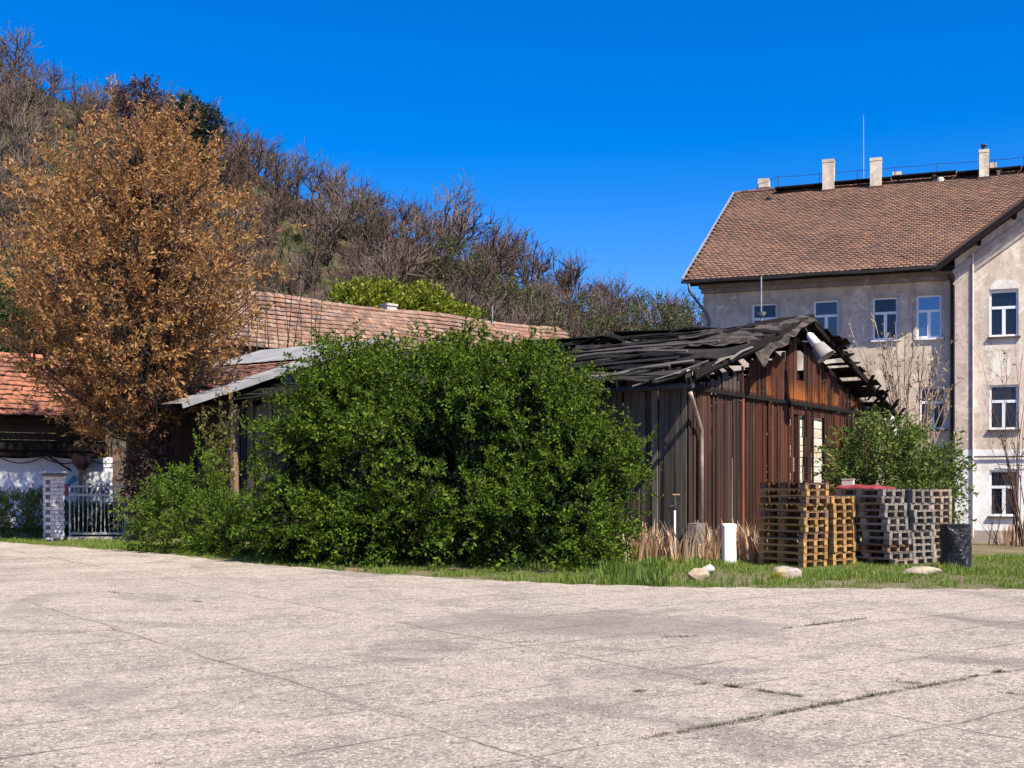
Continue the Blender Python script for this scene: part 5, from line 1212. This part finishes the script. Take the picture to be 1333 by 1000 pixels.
# brown-leaved tree at the left with an ivy-covered trunk
def brown_tree():
    D = 34.7; bx_ = gx(194, D); t = thing('brown_tree', 'tall dense tree with orange-brown foliage and ivy-clad trunk', 'tree', (bx_, D, 0)); o = np.array((bx_, D, 0.))
    r = np.random.default_rng(21)
    prof_y = np.array([188, 216, 250, 292, 345, 405, 450, 500, 545]); lo = np.array([138, 84, 46, 22, 5, -5, 10, 40, 110]); hi = np.array([212, 262, 312, 345, 360, 346, 316, 272, 225])
    tr = [np.array([0, 0, -.3]), np.array([.05, 0, 3]), np.array([-.1, .05, 6]), np.array([.05, 0, 9]), np.array([-.1, 0, 12.0])]; trr = [.42, .32, .22, .13, .03]
    m = MB(); m.tube(tr, trr, 10); m.build('trunk', m_bark, t, True)
    P, Dd = [], []; m = MB()
    def trunk_at(z): zs = [q[2] for q in tr]; return np.array([np.interp(z, zs, [q[0] for q in tr]), np.interp(z, zs, [q[1] for q in tr]), z])
    for i in range(330):
        py = r.uniform(172, 545); a, b = np.interp(py, prof_y, lo), np.interp(py, prof_y, hi); z = CH + (HY - py) / F * D
        ang = r.uniform(0, 2 * PI); rad = (r.uniform(.15, 1) ** .5); cx = gx((a + b) / 2, D) - bx_; hw = (gx(b, D) - gx(a, D)) / 2
        rad *= 1 + .07 * math.sin(ang * 5 + z * 1.3) * 1.2
        q = np.array([cx + hw * rad * math.cos(ang), hw * .92 * rad * math.sin(ang), z]); s = trunk_at(max(2.6, z - r.uniform(.25, .6) * hw * rad - .6)); L = np.linalg.norm(q - s)
        mid = s + (q - s) * .55 + np.array([0, 0, -.10 * L]) + r.normal(0, .08 * L, 3); pts = [s, s + (mid - s) * .5 + np.array([0, 0, .05 * L]), mid, q, q + np.array([r.normal(0, .1), r.normal(0, .1), r.uniform(.15, .5)])]
        m.tube(pts, [.05, .04, .028, .016, .006], 4, False)
        for k_ in range(int(5 + L * 2.4)):
            u = r.uniform(.45, 1.15); b0 = pts[1] + (pts[2] - pts[1]) * min(1, (u - .2) / .4) if u < .6 else (pts[2] + (pts[3] - pts[2]) * min(1, (u - .6) / .4) if u < 1 else pts[3] + (pts[4] - pts[3]) * (u - 1) / .15)
            tw = r.normal(0, .32, 3) + np.array([0, 0, .08]); P.append(b0 + tw); Dd.append(tw * 1.2 + np.array([0, 0, .25]) + r.normal(0, .2, 3))
            if k_ % 3 == 0: m.tube([b0, b0 + tw * .6 + np.array([0, 0, -.02]), b0 + tw + np.array([0, 0, .12])], [.012, .009, .004], 3, False)
    m.build('branches', m_bark, t)
    P = np.array(P); Dd = np.array(Dd)
    bl = []
    for i in range(len(prof_y)):
        y_ = prof_y[i]; a_, b_ = lo[i], hi[i]; hw_ = (b_ - a_) / 2
        bl.append(blob((a_ + b_) / 2, y_, hw_ * .98, max(26, 46 if i < 8 else 30), D, hw_ / F * D * .95))
    q1, d1 = blob_points(bl, 1150, .35, .93, zmin=2.4, inside=.4); q1 = q1 + .16 * np.sin(q1[:, [1, 2, 0]] * 3.1)
    kq = vnoise(q1[:, 0] * 1.5 + q1[:, 1], q1[:, 2] * 1.5 - q1[:, 1], 1.3, 17) > -.2
    mt = leafmat('russet_leaf', [(.26, .13, .05), (.38, .19, .07), (.48, .26, .10), (.31, .15, .055), (.13, .068, .03), (.19, .14, .05), (.54, .32, .14), (.42, .19, .07)], .38, .6, .15)
    foliage('crown', P, Dd, .37, mt, t, .15, .4, 4, 8, ll=.5, wl=.16, ang=48)
    lush('foliage', q1[kq] - o, d1[kq] * .8, .95, mt, t, .45, .35, 8, n=7, droop=-.25, npair=3, sl=.40, ll=.52, wl=.17)
    # ivy on the trunk: dry brown and some green
    N = 2600; z = rng.uniform(.1, 6.2, N); a = rng.uniform(0, 2 * PI, N); rr = (.40 + .12 * np.sin(z * .9) ** 2 + .10 * np.sin(a * 3 + z * 2)) * np.where(z < 4.6, 1, .6) * rng.uniform(.75, 1.1, N); base = np.array([trunk_at(q) for q in z])
    pos = base + np.stack([np.cos(a) * rr, np.sin(a) * rr, np.zeros(N)], -1); d = np.stack([np.cos(a), np.sin(a), -.9 * np.ones(N)], -1)
    foliage('dry_ivy', pos, d, .24, leafmat('dry_ivy_leaf', [(.06, .035, .025), (.10, .058, .042), (.14, .085, .062), (.045, .03, .022), (.08, .05, .035)], .15, .7), t, -.2, .35, 3, 5, ll=.5, wl=.3, ang=60)
    kk = (z > 3.6); foliage('green_ivy', pos[kk][:420] * np.array([1.1, 1.1, 1]), d[kk][:420], .2, leafmat('ivy_leaf', [(.05, .07, .015), (.11, .12, .03), (.17, .16, .04)], .2), t, 0, .4, 3, 3, ll=.5, wl=.32)
brown_tree()

# bare shrubs near the house and thin saplings in front of the long roof
def twig_shrub(name, label, base, tips, mat, leafc=None, nl=0, side=7, r0=.035, seed=0, leafname='buds'):
    r = np.random.default_rng(seed); t = thing(name, label, 'shrub', tuple(base)); o = Vector(base); m = MB(); P, Dd = [], []
    for q in tips:
        b = q - o; st = Vector((r.normal(0, .18), r.normal(0, .1), 0)); c1 = st.lerp(b, .35) + Vector((r.normal(0, .08), r.normal(0, .08), .12 * b.length)); pts = [st, st.lerp(c1, .5) + Vector((0, 0, .05)), c1, c1.lerp(b, .5) + Vector((r.normal(0, .06), r.normal(0, .06), .05)), b]; m.tube(pts, [r0, r0 * .8, r0 * .6, r0 * .4, r0 * .2], 5, False)
        for _ in range(side):
            u = r.uniform(1.2, 4); j = min(3, int(u)); a = pts[j].lerp(pts[j + 1], u - j); dv = (pts[j + 1] - pts[j]).normalized(); sd = Vector(r.normal(0, .6, 3)); e = a + (dv + sd + Vector((0, 0, .5))).normalized() * r.uniform(.3, .85); m.tube([a, a.lerp(e, .5) + Vector(r.normal(0, .04, 3)), e], [r0 * .32, r0 * .25, r0 * .12], 3, False)
            for _ in range(nl): P.append(a.lerp(e, r.uniform(.3, 1)) + Vector(r.normal(0, .03, 3))); Dd.append(r.normal(0, .4, 3) + np.array(dv))
    m.build('twigs', mat, t)
    if nl: foliage(leafname, np.array(P), np.array(Dd), .11, leafc, t, -.1, .4, 1, 4, ll=.8, wl=.5)
mt = flat('pale_twig', (.30, .215, .16), .9, .1); mt2 = flat('brown_twig', (.13, .075, .055), .9, .1)
twig_shrub('bare_shrub', 'bare pale-twigged shrub with buds before the shaded house wall', (gx(1185, 38), 38, -.42), [at(px, py, 38 + dd) for px, py, dd in ((1108, 432, .5), (1122, 450, 0), (1140, 425, .4), (1152, 440, -.4), (1165, 418, .3), (1178, 435, -.2), (1190, 440, .5), (1203, 450, 0), (1215, 465, -.4), (1228, 480, .2), (1240, 500, 0), (1236, 530, .4), (1160, 455, -.2), (1184, 462, .2), (1210, 500, -.3), (1135, 500, -.3), (1145, 460, .5), (1150, 480, .6), (1170, 470, -.5), (1196, 475, .3), (1128, 475, .1), (1225, 450, .4), (1105, 455, .2))], mt, leafmat('bud', [(.40, .28, .17), (.30, .2, .12), (.5, .38, .24)], .2), 2, 15, .05, 3)
twig_shrub('podded_shrub', 'bare climbing shrub with dark hanging pods on the white house wall', (gx(1330, 39.5), 39.5, -.45), [at(px, py, 39.5) for px, py in ((1300, 455), (1310, 470), (1320, 440), (1332, 450), (1345, 430), (1280, 520), (1292, 505), (1304, 560), (1340, 500), (1322, 530), (1286, 575), (1278, 470), (1350, 480))], mt2, leafmat('pod', [(.07, .035, .03), (.12, .06, .045), (.16, .08, .05)], .1), 1, 7, .022, 9, 'foliage')  # the part named foliage holds the dark hanging seed pods
twig_shrub('bare_vine', 'thin leafless vine stems rising before the ground floor window', (gx(1292, 40.6), 40.6, -.45), [at(px, py, 40.6) for px, py in ((1288, 672), (1296, 640), (1306, 655), (1282, 690), (1312, 630))], mt2, None, 0, 6, .02, 14)
for i, (px, tops) in enumerate(((372, ((352, 330), (368, 345), (384, 322), (395, 360), (345, 370))), (398, ((390, 390), (412, 400), (420, 385), (405, 370))), (330, ((322, 380), (336, 372), (346, 395))))):
    twig_shrub('thin_bare_tree', ('tallest thin bare tree before the pink striped roof', 'short thin bare tree right of the tallest before the pink roof', 'thin bare tree at the brown crown edge before the pink roof')[i], (gx(px, 44), 44, 0), [at(a, b, 44) for a, b in tops], m_bark, None, 0, 8, .05, 30 + i)
